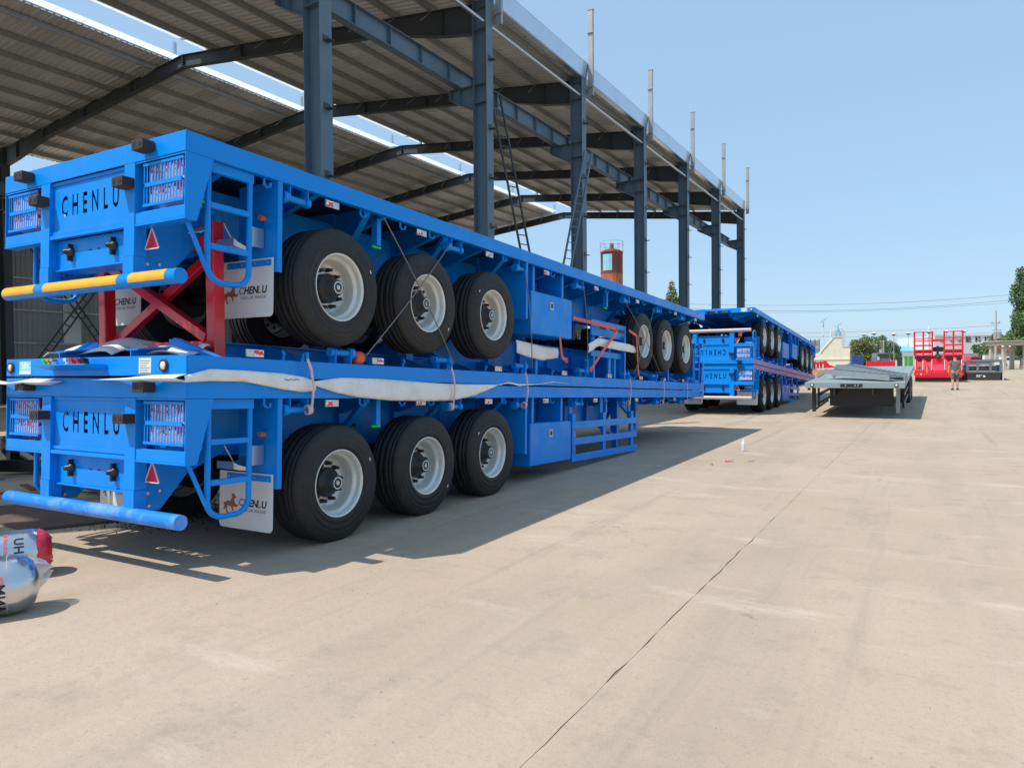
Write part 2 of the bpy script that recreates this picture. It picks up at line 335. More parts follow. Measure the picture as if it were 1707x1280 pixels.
# ------------------------------------------------------------------ ground
def sheet(name, xs, ys, dz, m, mod=None):
    vs = [(x, y, gz(y) + dz) for y in ys for x in xs]; nx = len(xs)
    fs = [(j * nx + i, j * nx + i + 1, (j + 1) * nx + i + 1, (j + 1) * nx + i) for j in range(len(ys) - 1) for i in range(nx - 1)]
    b = MB(); b.add(vs, fs); return b.build(name, m)
structure(sheet('ground', [-900, -60, 0, 60, 900], [-300, -40, 0, 22, 60, 120, 300, 1500], -0.06, M['earth']))
def slab(side):
    rnd = random.Random(3); ys = [-14 + 0.16 * i for i in range(300)] + [36, 45, 60, 80, 100, 120, 150]
    b = MB(); vs = []; jx = -1.385; off = 0.0
    fine = []
    for y in ys:
        off = off * 0.8 + rnd.uniform(-0.006, 0.006); fine.append(off)
    r2 = random.Random(5 if side < 0 else 9)
    for y, o in zip(ys, fine):
        e = jx + o + side * (0.35 if y > 7.5 else 0.7) * (0.0015 + r2.random() ** 5 * 0.016); far = -75 if side < 0 else 60
        vs += [(far, y, gz(y)), (e, y, gz(y)), (e, y, gz(y) - 0.05)]
    n = len(ys); fs = []
    for i in range(n - 1):
        a = i * 3; c = a + 3
        fs += [(a, a + 1, c + 1, c), (a + 1, a + 2, c + 2, c + 1)]
    b.add(vs, fs); return b
pave = bpy.data.objects.new('pavement', None); COL.objects.link(pave); structure(pave)
slab(-1).build('slab', M['concrete'], pave); slab(1).build('slab', M['concrete'], pave)
jb = MB(); jb.box(-1.42, -1.35, -14, 22, -0.03, -0.006); structure(jb.build('pavement_joint', M['joint_dirt']))

# ------------------------------------------------------------------ trailer template (rear at y=0, deck top z=1.5, right +x)
L = 13.85; HW = 1.25
def make_wheel(parent, x, y, z, side):
    t = MB(); prof = [(0.295, 0.165), (0.315, 0.185), (0.33, 0.189), (0.334, 0.194), (0.345, 0.195), (0.35, 0.191), (0.385, 0.195), (0.412, 0.198), (0.416, 0.193), (0.43, 0.195), (0.455, 0.193), (0.459, 0.189), (0.47, 0.188), (0.475, 0.186), (0.503, 0.177), (0.522, 0.158), (0.529, 0.14)]
    for gx in (0.115, 0.07, 0.0, -0.07, -0.115): prof += [(0.532, gx + 0.008), (0.519, gx + 0.005), (0.519, gx - 0.005), (0.532, gx - 0.008)]
    prof += [(0.529, -0.14), (0.522, -0.158), (0.503, -0.178), (0.46, -0.193), (0.41, -0.199), (0.36, -0.196), (0.315, -0.185), (0.295, -0.165)]
    t.lathe(prof, 56)
    wobj = t.build('wheel', M['tyre'], parent, (x, y, z), (random.uniform(0, 6.28), 0, 0 if side > 0 else math.pi))
    r = MB(); r.lathe([(0.305, 0.172), (0.309, 0.182), (0.302, 0.187), (0.294, 0.18), (0.286, 0.166), (0.283, 0.13), (0.279, 0.12), (0.258, 0.108), (0.254, 0.09), (0.250, 0.03), (0.240, 0.0), (0.21, -0.022), (0.155, -0.026), (0.12, -0.026)], 48)
    r.lathe([(0.30, -0.17), (0.27, -0.12), (0.25, 0.0)], 32)
    r.build('rim', M['rim'], wobj)
    h = MB(); h.lathe([(0.136, -0.03), (0.136, 0.035), (0.128, 0.05), (0.112, 0.055), (0.095, 0.085), (0.078, 0.10), (0.073, 0.145), (0.06, 0.155), (0.0, 0.155)], 28)
    for k in range(10):
        a = 2 * math.pi * k / 10; c = (0.175 * math.cos(a), 0.175 * math.sin(a))
        h.cyl((-0.03, *c), (0.005, *c), 0.021, 8); h.cyl((0.005, *c), (0.045, *c), 0.016, 8)
    h.build('hub', M['black'], wobj)
    e = MB(); e.lathe([(0.056, 0.1565), (0.050, 0.158), (0.046, 0.1565)], 24); e.lathe([(0.020, 0.1565), (0.014, 0.158), (0.0, 0.1565)], 10)
    e.bar((0.157, -0.03, -0.012), (0.157, 0.028, 0.012), 0.012, 0.003)
    e.build('hub_emblem', M['label'], wobj)
    s = MB(); s.box(0.1965, 0.199, -0.016, 0.016, -0.436, -0.424); s.build('sidewall_tag', M['label'], wobj)
    return wobj

def make_trailer():
    T = thing('flatbed_trailer', 'x', 'trailer')
    B = M['blue']
    # deck frame
    for sx in (1, -1):
        b = MB(); o = sx * HW; i = sx * (HW - 0.07)
        x0, x1 = min(o, o - sx * 0.008), max(o, o - sx * 0.008)
        b.box(x0, x1, 0.008, L - 0.008, 1.35, 1.5)
        xi = sorted((o - sx * 0.008, i)); b.box(xi[0], xi[1], 0.008, L - 0.008, 1.492, 1.4995); b.box(xi[0], xi[1], 0.008, L - 0.008, 1.3505, 1.358)
        b.build('side_rail', B, T, bevel=0.004)
    for nm, y0, y1 in (('rear_rail', -0.002, 0.008), ('front_rail', L - 0.008, L + 0.002)):
        b = MB(); b.box(-HW, HW, y0, y1, 1.35, 1.5); b.build(nm, B, T, bevel=0.004)
    b = MB(); b.box(-HW + 0.075, HW - 0.075, 0.01, L - 0.01, 1.478, 1.49); b.build('deck_floor', M['deck_shade'], T)
    # main beams
    for sx in (1, -1):
        b = MB(); x = sx * 0.5
        web = [(0.12, 1.345), (0.12, 0.62), (0.32, 0.62), (0.9, 0.86), (9.4, 0.86), (10.0, 1.2), (L - 0.9, 1.2), (L - 0.05, 1.30), (L - 0.05, 1.345)]
        b.prism(web, 'x', x - 0.006, x + 0.006)
        fl = [(0.9, 0.853), (9.4, 0.853), (10.0, 1.193), (L - 0.9, 1.193), (L - 0.06, 1.293)]
        for p, q in zip(fl, fl[1:]): b.bar((x, p[0], p[1]), (x, q[0], q[1]), 0.15, 0.014)
        for y in np.arange(1.4, 9.2, 0.9): b.box(x - 0.07, x + 0.07, y, y + 0.01, 0.862, 1.34)
        b.build('main_beam', B, T)
    cm = MB()
    pl = [(-1.235, 1.47), (-1.235, 1.385), (-0.6, 1.19), (-0.505, 1.19), (-0.505, 1.47)]
    cm.prism(pl, 'y', -0.004, 0.004); cm.prism([(-u, v) for u, v in pl], 'y', -0.004, 0.004)
    cm.box(-0.492, 0.492, -0.03, 0.03, 1.36, 1.47)
    for s in (1, -1): cm.bar((s * 1.235, 0.0, 1.383), (s * 0.6, 0.0, 1.187), 0.06, 0.008)
    cme = cm.mesh('cross_member', B)
    for k in range(15): link('cross_member', cme, T, (0, 0.45 + k * 0.93, 0))
    for s in (1, -1):
        sb = MB(); sb.bar((s * 1.2, 0, 1.34), (s * 0.52, 0.35, 0.95), 0.06, 0.06); sme = sb.mesh('brace', B)
        for y in (2.0, 3.3, 4.6): link('brace', sme, T, (0, y, 0))
    # rear board with cut-out letters
    pb = MB(); pb.box(-0.519, 0.519, 0.03, 0.036, 0.90, 1.349); pl_o = pb.build('letter_board', B, T)
    tm = text_mesh('CHENLU', 0.235, extrude=0.05, spacing=1.9, sx=0.60, bold=0.006); tm.transform(STAND)
    xs = [v.co.x for v in tm.vertices]; wdt = max(xs) - min(xs); tm.transform(Matrix.Diagonal((0.80 / wdt, 1, 1, 1)))
    xs = [v.co.x for v in tm.vertices]; cxm = (max(xs) + min(xs)) / 2
    cut = link('cutter', tm, None, (0.0 - cxm, 0.03, 1.13)); bpy.context.view_layer.update()
    bo = pl_o.modifiers.new('b', 'BOOLEAN'); bo.object = cut; bo.operation = 'DIFFERENCE'; bo.solver = 'EXACT'
    bpy.context.view_layer.update()
    ne = bpy.data.meshes.new_from_object(pl_o.evaluated_get(bpy.context.evaluated_depsgraph_get()))
    pl_o.modifiers.clear(); pl_o.data = ne; ne.materials.clear(); ne.materials.append(B); bpy.data.objects.remove(cut)
    b = MB(); b.box(-0.49, 0.49, 0.36, 0.37, 0.93, 1.345); b.build('letter_shade_sheet', M['black'], T)  # black sheet added so the letter cut-outs look shaded inside
    b = MB(); b.box(-0.519, 0.519, 0.018, 0.029, 1.32, 1.349); b.box(-0.519, 0.519, 0.018, 0.029, 0.905, 0.94); b.build('board_trim', B, T, bevel=0.003)
    b = MB(); b.box(-0.519, 0.519, 0.0, 0.04, 0.868, 0.899); b.box(-0.519, 0.519, 0.065, 0.075, 0.62, 0.867); b.box(-0.519, -0.514, 0.03, 0.065, 0.62, 0.867); b.box(0.514, 0.519, 0.03, 0.065, 0.62, 0.867)
    b.box(-0.519, 0.519, 0.04, 0.25, 0.605, 0.619)
    b.build('lower_panel', B, T, bevel=0.002)
    for x in (-0.3, 0.3):
        b = MB(); b.lathe([(0.0, -0.075), (0.018, -0.07), (0.022, -0.04), (0.035, -0.035), (0.042, -0.01), (0.042, 0.0)], 14, 'y'); b.box(-0.012, 0.012, -0.04, 0, -0.07, 0.07)
        b.build('air_coupling', M['black'], T, (x, 0.065, 0.755))
    for x in (-0.04, 0.08): b = MB(); b.box(x - 0.02, x + 0.02, 0.0635, 0.065, 0.752, 0.764); b.build('drain_slot', M['black'], T)
    for s in (1, -1):
        x0, x1 = sorted((s * 0.52, s * 0.655))
        b = MB(); b.box(x0, x1, -0.004, 0.10, 0.64, 1.349); b.build('rear_post', B, T, bevel=0.004)
        b = MB(); b.box(x0, x1, -0.008, 0.10, 0.43, 0.639); w0 = x0 + 0.06
        b.prism([(0.10, 0.66), (0.10, 0.46), (0.26, 0.46), (0.62, 0.86), (0.62, 1.2), (0.3, 1.2)], 'x', w0, w0 + 0.012)
        b.build('bumper_bracket', B, T, bevel=0.003)
        bo_ = MB()
        for yy, zz in ((0.14, 0.6), (0.24, 0.61), (0.15, 0.5)): bo_.cyl((w0 + 0.012, yy, zz), (w0 + 0.03, yy, zz), 0.013, 8); bo_.cyl((w0, yy, zz), (w0 - 0.02, yy, zz), 0.013, 8)
        bo_.build('bolt', M['galv'], T)
        # lamp box
        a0, a1 = sorted((s * 0.656, s * 1.238)); c0, c1 = sorted((s * 1.238, s * 1.249))
        b = MB(); b.prism([(0.0, 1.349), (0.0, 0.86), (0.10, 0.86), (0.24, 1.349)], 'x', c0, c1)
        b.box(a0, a1, 0.0, 0.10, 0.86, 0.875); b.box(a0, a1, 0.003, 0.013, 0.876, 0.965); b.box(a0, a1, 0.14, 0.15, 0.966, 1.349); b.box(a0, a1, 0.003, 0.013, 1.335, 1.349)
        b.build('lamp_box', B, T, bevel=0.003)
        b = MB(); b.box(s * 0.975 - 0.165, s * 0.975 + 0.225, 0.024, 0.12, 1.015, 1.31); b.build('tail_lamp', M['lamp'], T)
        g = MB(); xc = s * 0.975; hw_ = 0.238; zb, zt = 1.0, 1.325
        g.box(xc - hw_, xc + hw_, 0.008, 0.02, zt - 0.02, zt); g.box(xc - hw_, xc + hw_, 0.008, 0.02, zb, zb + 0.02); zm = (zb + zt) / 2; g.box(xc - hw_ + 0.02, xc + hw_ - 0.02, 0.008, 0.02, zm - 0.015, zm + 0.015)
        for k in range(14):
            xk = xc - hw_ + 0.009 + k * (2 * hw_ - 0.018) / 13
            for za, zc_ in ((zb + 0.02, zm - 0.015), (zm + 0.015, zt - 0.02)): g.box(xk - 0.0048, xk + 0.0048, 0.012, 0.0175, za, zc_)
        g.build('lamp_grille', B, T)
        # triangle, dock bumpers
        b = MB(); xt = s * 0.735
        b.prism([(xt - 0.085, 0.70), (xt + 0.085, 0.70), (xt, 0.86)], 'y', 0.09, 0.10); tr = b.build('triangle_reflector', M['red_lens'], T)
        e = MB()
        for p, q in (((-0.085, 0.70), (0.085, 0.70)), ((0.085, 0.70), (0, 0.86)), ((0, 0.86), (-0.085, 0.70))): e.bar((xt + p[0], 0.089, p[1]), (xt + q[0], 0.089, q[1]), 0.008, 0.008)
        e.build('reflector_edge', M['label'], tr)
        for (xx, zz) in ((s * 0.83, 1.43), (s * 0.588, 1.19)):
            b = MB(); b.box(-0.068, 0.068, -0.10, 0.0, -0.038, 0.038); d = b.build('dock_bumper', M['rubber'], T, (xx, -0.006, zz), bevel=0.006)
            e = MB(); e.cyl((-0.035, -0.1025, 0), (-0.035, -0.099, 0), 0.018, 10); e.cyl((0.035, -0.1025, 0), (0.035, -0.099, 0), 0.018, 10); e.build('bolt_hole', M['ink'], d)
    # beacon under left lamp box
    b = MB(); b.box(-0.90, -0.72, 0.12, 0.30, 0.50, 0.515); b.build('beacon_shelf', B, T)
    b = MB(); b.cyl((-0.80, 0.2, 0.515), (-0.80, 0.2, 0.575), 0.062, 16); b.cyl((-0.80, 0.2, 0.577), (-0.80, 0.2, 0.64), 0.055, 16); b.build('beacon', M['orange'], T)
    # bumper tube
    b = MB(); b.cyl((-1.175, -0.0, 0.45), (1.21, -0.0, 0.45), 0.057, 24); b.build('bumper_tube', B, T)
    # ladders, struts, mudguards, flaps
    for s in (1, -1):
        x = s * 1.19
        pts = [(x, 0.235, 1.345), (x, 0.235, 0.56)] + [(x, 0.235 + 0.15 * (1 - math.cos(a)), 0.56 - 0.12 * math.sin(a)) for a in np.linspace(0.3, math.pi / 2, 5)] + [(x, 0.50, 0.445)] + [(x, 0.50 + 0.12 * math.sin(a), 0.445 + 0.12 * (1 - math.cos(a))) for a in np.linspace(0.3, math.pi / 2, 5)] + [(x, 0.62, 1.345)]
        b = MB(); b.tube(pts, 0.023, 10)
        b.build('ladder_frame', B, T)
        b = MB(); b.box(x - 0.02, x + 0.02, 0.20, 0.645, 1.27, 1.346); b.build('ladder_head', B, T)
        for zz in (1.02, 0.71):
            b = MB(); b.box(x - 0.02, x + 0.02, 0.25, 0.605, zz - 0.022, zz + 0.022); b.build('rung', B, T, bevel=0.004)
        if s > 0: b = MB(); b.bar((s * 1.17, 0.08, 0.86), (s * 1.19, 0.225, 0.54), 0.035, 0.02); b.build('ladder_stay', B, T)
        p0, p1 = sorted((s * 0.78, s * 1.245))
        for y, zb in ((0.86, 0.60), (5.10, 0.60)):
            b = MB(); b.box(p0, p1, y, y + 0.008, zb, 1.348); q0, q1 = sorted((s * 1.237, s * 1.245)); b.box(q0, q1, y + 0.009, y + 0.05, zb, 1.348); b.build('mudguard_plate', B, T)
        f0, f1 = sorted((s * 0.56, s * 1.215)); zt, zb = 0.72, 0.235
        cr = 0.04; arc = lambda cx_, cz_, a0: [(cx_ + cr * math.cos(a0 + t), cz_ + cr * math.sin(a0 + t)) for t in np.linspace(0, math.pi / 2, 5)]
        poly = [(f0, zt), ] + arc(f0 + cr, zb + cr, math.pi) + arc(f1 - cr, zb + cr, 1.5 * math.pi) + [(f1, zt)]
        b = MB(); b.prism(poly, 'y', 0.845, 0.851); fl = b.build('mudflap', M['flap'], T)
        b = MB(); b.box(f0 + 0.10, f1 - 0.02, 0.838, 0.8445, 0.655, 0.705); b.build('flap_strip', B, fl)
        b = MB()
        for k in range(4): xk = f0 + 0.13 + k * (f1 - f0 - 0.18) / 3; b.cyl((xk, 0.8375, 0.68), (xk, 0.832, 0.68), 0.009, 8)
        b.build('flap_screw', M['galv'], fl)
        xc = (f0 + f1) / 2
        for nm, bd, sz, mm, dx, dz, kw in (('flap_lettering', 'HEN', 0.085, M['ink'], 0.065, 0.46, dict(shear=0.15, bold=0.003)), ('flap_initial', 'C', 0.085, M['inkgrey'], -0.055, 0.46, dict(shear=0.15, bold=0.003)),
                                           ('flap_initial', 'L', 0.085, M['inkgrey'], 0.165, 0.46, dict(shear=0.15, bold=0.003)), ('flap_lettering', 'U', 0.085, M['ink'], 0.225, 0.46, dict(shear=0.15, bold=0.003)),
                                           ('flap_lettering', 'TRAILER MAKER', 0.036, M['ink'], 0.09, 0.40, dict(shear=0.2, spacing=1.25))):
            lettering(nm, bd, sz, mm, fl, (xc + dx, 0.8435, dz), **kw)
        hp = [(-.10, -.055), (-.085, -.02), (-.105, .0), (-.075, .005), (-.045, .02), (-.01, .018), (.012, .05), (.005, .085), (.02, .078), (.032, .092), (.037, .075), (.062, .055), (.055, .045), (.04, .05), (.04, .01), (.062, -.012), (.085, .0), (.08, -.02), (.052, -.03), (.02, -.02), (.03, -.05), (.01, -.072), (.015, -.045), (-.02, -.02), (-.05, -.022), (-.055, -.055), (-.035, -.085), (-.06, -.085), (-.07, -.05), (-.078, -.03), (-.085, -.06)]
        b = MB(); b.prism([(xc - 0.175 + u, 0.445 + v) for u, v in hp], 'y', 0.842, 0.844); b.build('horse_emblem', M['horse'], fl)
        # wheel chock holder
        b = MB(); x0 = s * 0.98
        b.prism([(0.80, 0.86), (0.80, 0.82), (0.68, 0.76), (0.56, 0.78), (0.56, 0.84), (0.60, 0.815), (0.68, 0.79), (0.78, 0.84)], 'x', x0 - 0.10, x0 + 0.10); b.box(x0 + s * 0.11 - 0.008, x0 + s * 0.11 + 0.008, 0.68, 0.85, 0.80, 0.96)
        b.tube([(x0, 0.66, 0.80), (x0 - 0.05, 0.60, 0.95), (x0 - 0.05, 0.57, 1.0), (x0 - 0.02, 0.57, 0.97)], 0.006, 6)
        b.build('chock_holder', M['galv'], T)
        b = MB(); b.cyl((s * 1.10, 0.855, 1.05), (s * 1.10, 0.80, 1.05), 0.022, 10); b.build('side_lamp', M['orange'], T)
        # winches, hooks, reflectors, lamps along the rail
        for y in (1.10, 3.48, 5.03, 6.85, 8.83, 10.6, 12.2):
            b = MB(); x = s * 1.19
            b.box(x - 0.045, x + 0.045, y - 0.10, y - 0.09, 1.22, 1.349); b.box(x - 0.045, x + 0.045, y + 0.10, y + 0.11, 1.22, 1.349)
            b.cyl((x, y - 0.15, 1.25), (x, y + 0.14, 1.25), 0.030, 12); b.cyl((x, y - 0.155, 1.25), (x, y - 0.105, 1.25), 0.052, 14); b.cyl((x, y + 0.112, 1.25), (x, y + 0.15, 1.25), 0.042, 14)
            b.build('strap_winch', B, T)
        for y in (0.75, 1.9, 2.5, 3.0, 4.55, 5.9, 7.9, 9.7, 11.3, 12.9):
            b = MB(); x = s * 1.205; b.tube([(x, y, 1.348), (x, y, 1.30), (x + s * 0.01, y + 0.02, 1.275), (x + s * 0.035, y + 0.03, 1.28), (x + s * 0.045, y + 0.03, 1.31)], 0.012, 7); b.build('rope_hook', B, T)
        for y in (1.52, 2.85, 4.22, 5.75, 7.5, 9.4, 11.7, 13.2):
            b = MB(); x0, x1 = sorted((s * 1.20, s * 1.215)); b.box(x0, x1, y - 0.085, y + 0.085, 1.275, 1.335); rb = b.build('side_marker', M['galv'], T)
            b = MB(); x0, x1 = sorted((s * 1.2155, s * 1.219))
            b.box(x0, x1, y - 0.08, y + 0.01, 1.281, 1.329); b.build('marker_lens', M['lamp'], rb)
        for y in (0.12 + 0.14, 2.28, 6.4, 8.2):
            b = MB(); x = s * 1.08; b.box(x - 0.035, x + 0.035, y - 0.03, y + 0.03, 1.08, 1.347); lb = b.build('lamp_bracket', B, T)
            b = MB(); b.cyl((x + s * 0.0, y - 0.06, 1.065), (x + s * 0.0, y + 0.06, 1.065), 0.014, 8); b.build('green_lamp', M['green'], lb)
        # tool box and landing leg
        x0, x1 = sorted((s * 0.74, s * 1.225))
        b = MB(); b.box(x0, x1, 5.27, 6.55, 0.42, 1.0); tb = b.build('tool_box', B, T, bevel=0.008)
        b = MB(); q0, q1 = sorted((s * 1.2255, s * 1.232)); b.box(q0, q1, 6.42, 6.545, 0.43, 0.99); b.box(q0, q1, 5.275, 6.415, 0.43, 0.99); b.build('box_door', B, tb, bevel=0.003)
        b = MB(); q0, q1 = sorted((s * 1.2325, s * 1.24)); b.box(q0, q1, 5.83, 5.93, 0.79, 0.90); lk = b.build('box_latch', M['galv'], tb, bevel=0.003)
        b = MB(); q0, q1 = sorted((s * 1.2403, s * 1.243)); b.box(q0, q1, 5.85, 5.91, 0.815, 0.88); b.build('latch_recess', M['black'], lk)
        b = MB(); x0, x1 = sorted((s * 0.80, s * 1.18)); b.box(x0, x1, 5.4, 5.46, 1.001, 1.349); b.build('box_hanger', B, T); b = MB(); b.box(x0, x1, 6.3, 6.36, 1.001, 1.349); b.build('box_hanger', B, T)
        b = MB(); x = s * 0.7; b.box(x - 0.065, x + 0.065, 10.56, 10.69, 0.78, 1.347); b.box(x - 0.05, x + 0.05, 10.575, 10.675, 0.70, 0.78); b.bar((x, 10.62, 0.9), (x, 9.9, 1.2), 0.05, 0.05); b.build('landing_leg', B, T)
        # suspension
        for k, y in enumerate((1.57, 2.90, 4.23)):
            make_wheel(T, s * 1.095, y, 0.56, s)
            b = MB(); x0, x1 = sorted((s * 0.44, s * 0.56))
            b.prism([(y + 0.45, 0.846), (y + 0.45, 0.62), (y + 0.38, 0.55), (y + 0.33, 0.62), (y + 0.25, 0.846)], 'x', x0, x1); b.cyl((s * 0.5, y - 0.15, 0.846), (s * 0.5, y - 0.15, 0.66), 0.11, 14)
            b.bar((s * 0.5, y + 0.38, 0.58), (s * 0.5, y - 0.2, 0.62), 0.09, 0.05); b.build('suspension_arm', M['black'], T)
    for y in (1.57, 2.90, 4.23):
        for s in (1, -1):
            b = MB(); b.cyl((s * 0.66, y + 0.18, 0.70), (s * 0.66, y + 0.42, 0.76), 0.095, 14); b.cyl((s * 0.66, y + 0.43, 0.762), (s * 0.66, y + 0.52, 0.78), 0.075, 14); b.build('brake_chamber', M['black'], T)
            b = MB(); b.tube([(s * 0.66, y + 0.3, 0.84), (s * 0.6, y + 0.2, 1.0), (s * 0.56, y + 0.5, 1.08), (s * 0.55, y + 1.0, 1.05)], 0.014, 6); b.build('air_hose', M['black'], T)
    for y in (1.57, 2.90, 4.23):
        b = MB(); b.cyl((-0.85, 0, 0), (0.85, 0, 0), 0.07, 14)
        for s in (1, -1): b.cyl((s * 0.78, 0, 0), (s * 0.86, 0, 0), 0.19, 18)
        b.build('axle', M['black'], T, (0, y, 0.56))
    b = MB(); b.cyl((0, 6.9, 1.0), (0, 8.1, 1.0), 0.17, 18); b.build('air_tank', M['black'], T)
    # front face: lamps, coupling bracket, labels
    fy = L + 0.002
    for x in (1.0, -1.16):
        b = MB(); b.lathe([(0.0, 0.02), (0.030, 0.018), (0.034, 0.0)], 18, 'y'); b.build('front_lamp', M['lens_white'], T, (x, fy + 0.001, 1.425))
        b = MB(); b.lathe([(0.034, 0.0), (0.036, 0.02), (0.046, 0.018), (0.05, 0.0)], 18, 'y'); b.build('lamp_ring', M['rubber'], T, (x, fy + 0.001, 1.425))
    b = MB(); b.prism([(fy + 0.001, 1.41), (fy + 0.18, 1.41), (fy + 0.18, 1.42), (fy + 0.001, 1.455)], 'x', -0.5, 0.28); cb = b.build('coupling_bracket', B, T)
    for x, mm in ((-0.42, 'green'), (-0.36, 'yellow'), (-0.30, 'galv'), (-0.1, 'lens_white'), (-0.02, 'red_lens'), (0.06, 'red_lens'), (0.14, 'black')):
        b = MB(); b.cyl((x, fy + 0.09, 1.41), (x, fy + 0.09, 1.385), 0.024, 12); b.cyl((x - 0.02, fy + 0.07, 1.375), (x + 0.03, fy + 0.14, 1.372), 0.014, 10); b.build('coupling', M[mm], cb)
    b = MB(); b.box(-1.03, -0.84, fy + 0.0005, fy + 0.002, 1.37, 1.485); lab = b.build('size_label', M['cyan_label'], T)
    b = MB(); b.box(-1.028, -0.842, fy + 0.002, fy + 0.003, 1.455, 1.483); b.build('label_band', M['label'], lab)
    b = MB(); b.box(0.69, 0.84, fy + 0.0005, fy + 0.002, 1.365, 1.485); lab2 = b.build('data_plate', M['label'], T)
    b = MB()
    for k in range(6): b.box(0.705, 0.705 + (0.12, 0.10, 0.12, 0.08, 0.11, 0.12)[k], fy + 0.0025, fy + 0.003, 1.475 - k * 0.018, 1.481 - k * 0.018)
    b.build('plate_print', M['inkgrey'], lab2)
    return T

def flip_label(T):       # the big size number, readable when the trailer lies on its deck
    lab = [c for c in T.children if c.name.startswith('size_label')][0]
    me = text_mesh('58h', 0.085, bold=0.002); me.transform(Matrix.Rotation(-math.pi / 2, 4, 'X')); me.materials.clear(); me.materials.append(M['label'])
    link('label_number', me, lab, (-0.935, L + 0.0042, 1.41))
    me = text_mesh('12.5MPPW', 0.032); me.transform(Matrix.Rotation(-math.pi / 2, 4, 'X')); me.materials.clear(); me.materials.append(M['ink'])
    link('label_print', me, lab, (-0.935, L + 0.0042, 1.469))

GRP = 'blue flatbed trailers stacked in the yard'
A = make_trailer(); flip_label(A)
A['group'] = GRP
def kids(T, nm): return [c for c in T.children if c.name.split('.')[0] == nm]
def drop_wheels(T, dz):
    for c in T.children:
        if c.name.split('.')[0] in ('wheel', 'axle'):
            k = min(range(3), key=lambda i: abs(c.location.y - (1.57, 2.90, 4.23)[i])); c.location.z = 0.56 + dz[k]
Bt, Ct, A2, B2, C2 = (copy_tree(A) for _ in range(5))
def pose(T, x, y, z, a, yaw=0.0): T.location = (x, y, z); T.rotation_euler = (a, 0, yaw)
sA = 0.0375
pose(A, -5.93, 3.4 - 1.5 * sA, 0.0, -sA); drop_wheels(A, (0.02, 0.07, 0.12))
pose(Bt, -5.93, 17.24 + 1.5 * sA, 0.985 + 0.012 + 1.5, math.pi - sA); drop_wheels(Bt, (0.06, 0.06, 0.06))
pose(Ct, -5.91, 3.42 - 1.5 * 0.0355, 1.79, -0.0355); drop_wheels(Ct, (0.0, 0.0, 0.0))
s2 = 0.05; y2 = 23.35; z2 = 0.12
pose(A2, -6.04, y2 - 1.5 * s2, z2, -s2); drop_wheels(A2, (-0.01, 0.07, 0.14))
# inverted second trailer of the far stack: rear towards the camera
B2.location = (-6.04, y2 + 0.03, z2 + 3.02); B2.rotation_euler = (s2, math.pi, 0); 
C2.rotation_euler = (0.06, 0, math.pi)
C2.location = (-6.04, y2 + 0.05 + L * math.cos(s2), 1.90 - L * math.sin(0.06)); drop_wheels(C2, (0, 0, 0))
names = [(A, 'blue flatbed trailer standing on the ground at the bottom of the front stack'),
         (Bt, 'upside down blue flatbed trailer in the middle of the front stack'),
         (Ct, 'uppermost blue flatbed trailer of the front stack, with yellow strips on its bumper tube'),
         (A2, 'blue flatbed trailer standing on the ground at the bottom of the far stack'),
         (B2, 'upside down blue flatbed trailer between the two others of the far stack'),
         (C2, 'topmost blue flatbed trailer of the far stack, its front end towards the viewer')]
for T, lb in names: T['label'] = lb
for T in (Bt, B2):
    for c in kids(T, 'mudflap'):
        for k in list(c.children): bpy.data.objects.remove(k)
        bpy.data.objects.remove(c)
# worn bumper on A, yellow strips on C
for c in kids(A, 'bumper_tube'): c.data = c.data.copy(); c.data.materials[0] = M['bumper_worn']; c['label'] = 'blue bumper tube with chalky worn paint'
for T in (A2, B2):
    for c in kids(T, 'bumper_tube'): c.data = c.data.copy(); c.data.materials[0] = M['wrap']; c['label'] = 'pale wrapped bumper tube'
    for c in kids(T, 'side_rail'):
        c.data = c.data.copy(); c.data.materials[0] = M['purple_film']; c['label'] = 'side rail under mauve protective film'
for x0, x1 in ((-1.165, -0.66), (-0.515, 0.515), (0.66, 1.10)):
    b = MB(); n = 9; vs = []
    for x in (x0, x1):
        for k in range(n):
            a = R(205 - k * 14.0); vs.append((x, 0.0585 * math.cos(a), 0.45 + 0.0585 * math.sin(a)))
    b.add(vs, [(k, k + 1, n + k + 1, n + k) for k in range(n - 1)], True); b.build('reflective_strip', M['yellow'], Ct)
# side guard, lowered legs and spare wheel of the bottom trailers
def side_guard(T):
    for zz in (0.43, 0.68, 0.93):
        b = MB(); b.box(1.195, 1.222, 6.62, 9.42, zz - 0.055, zz + 0.055); b.build('guard_rail', M['blue'], T, bevel=0.006)
    for y in (6.75, 7.95, 9.25):
        b = MB(); b.box(1.135, 1.192, y - 0.06, y + 0.06, 0.38, 1.10); b.box(1.10, 1.134, y - 0.05, y + 0.05, 0.9, 1.347); b.build('guard_post', M['blue'], T, bevel=0.004)
side_guard(A); side_guard(A2)
for c in list(kids(Bt, 'tool_box')):
    if c.data.vertices[0].co.x > 0:
        for k in list(c.children):
            for q in list(k.children): bpy.data.objects.remove(q)
            bpy.data.objects.remove(k)
        bpy.data.objects.remove(c)
b = MB(); b.box(1.16, 1.18, 4.92, 6.45, 0.40, 0.66); gp = b.build('guard_panel', M['blue'], Bt, bevel=0.004)
for y in (5.15, 5.55, 5.98): b = MB(); b.box(1.1805, 1.183, y - 0.14, y + 0.14, 0.48, 0.535); b.build('guard_slot', M['black'], gp)
for z in (0.76, 0.95): b = MB(); b.box(1.15, 1.18, 4.92, 6.45, z - 0.05, z + 0.05); b.build('guard_rail', M['blue'], Bt, bevel=0.004)
for y in (5.0, 5.6, 6.3): b = MB(); b.box(1.11, 1.149, y - 0.05, y + 0.05, 0.41, 1.347); b.build('guard_post', M['blue'], Bt)
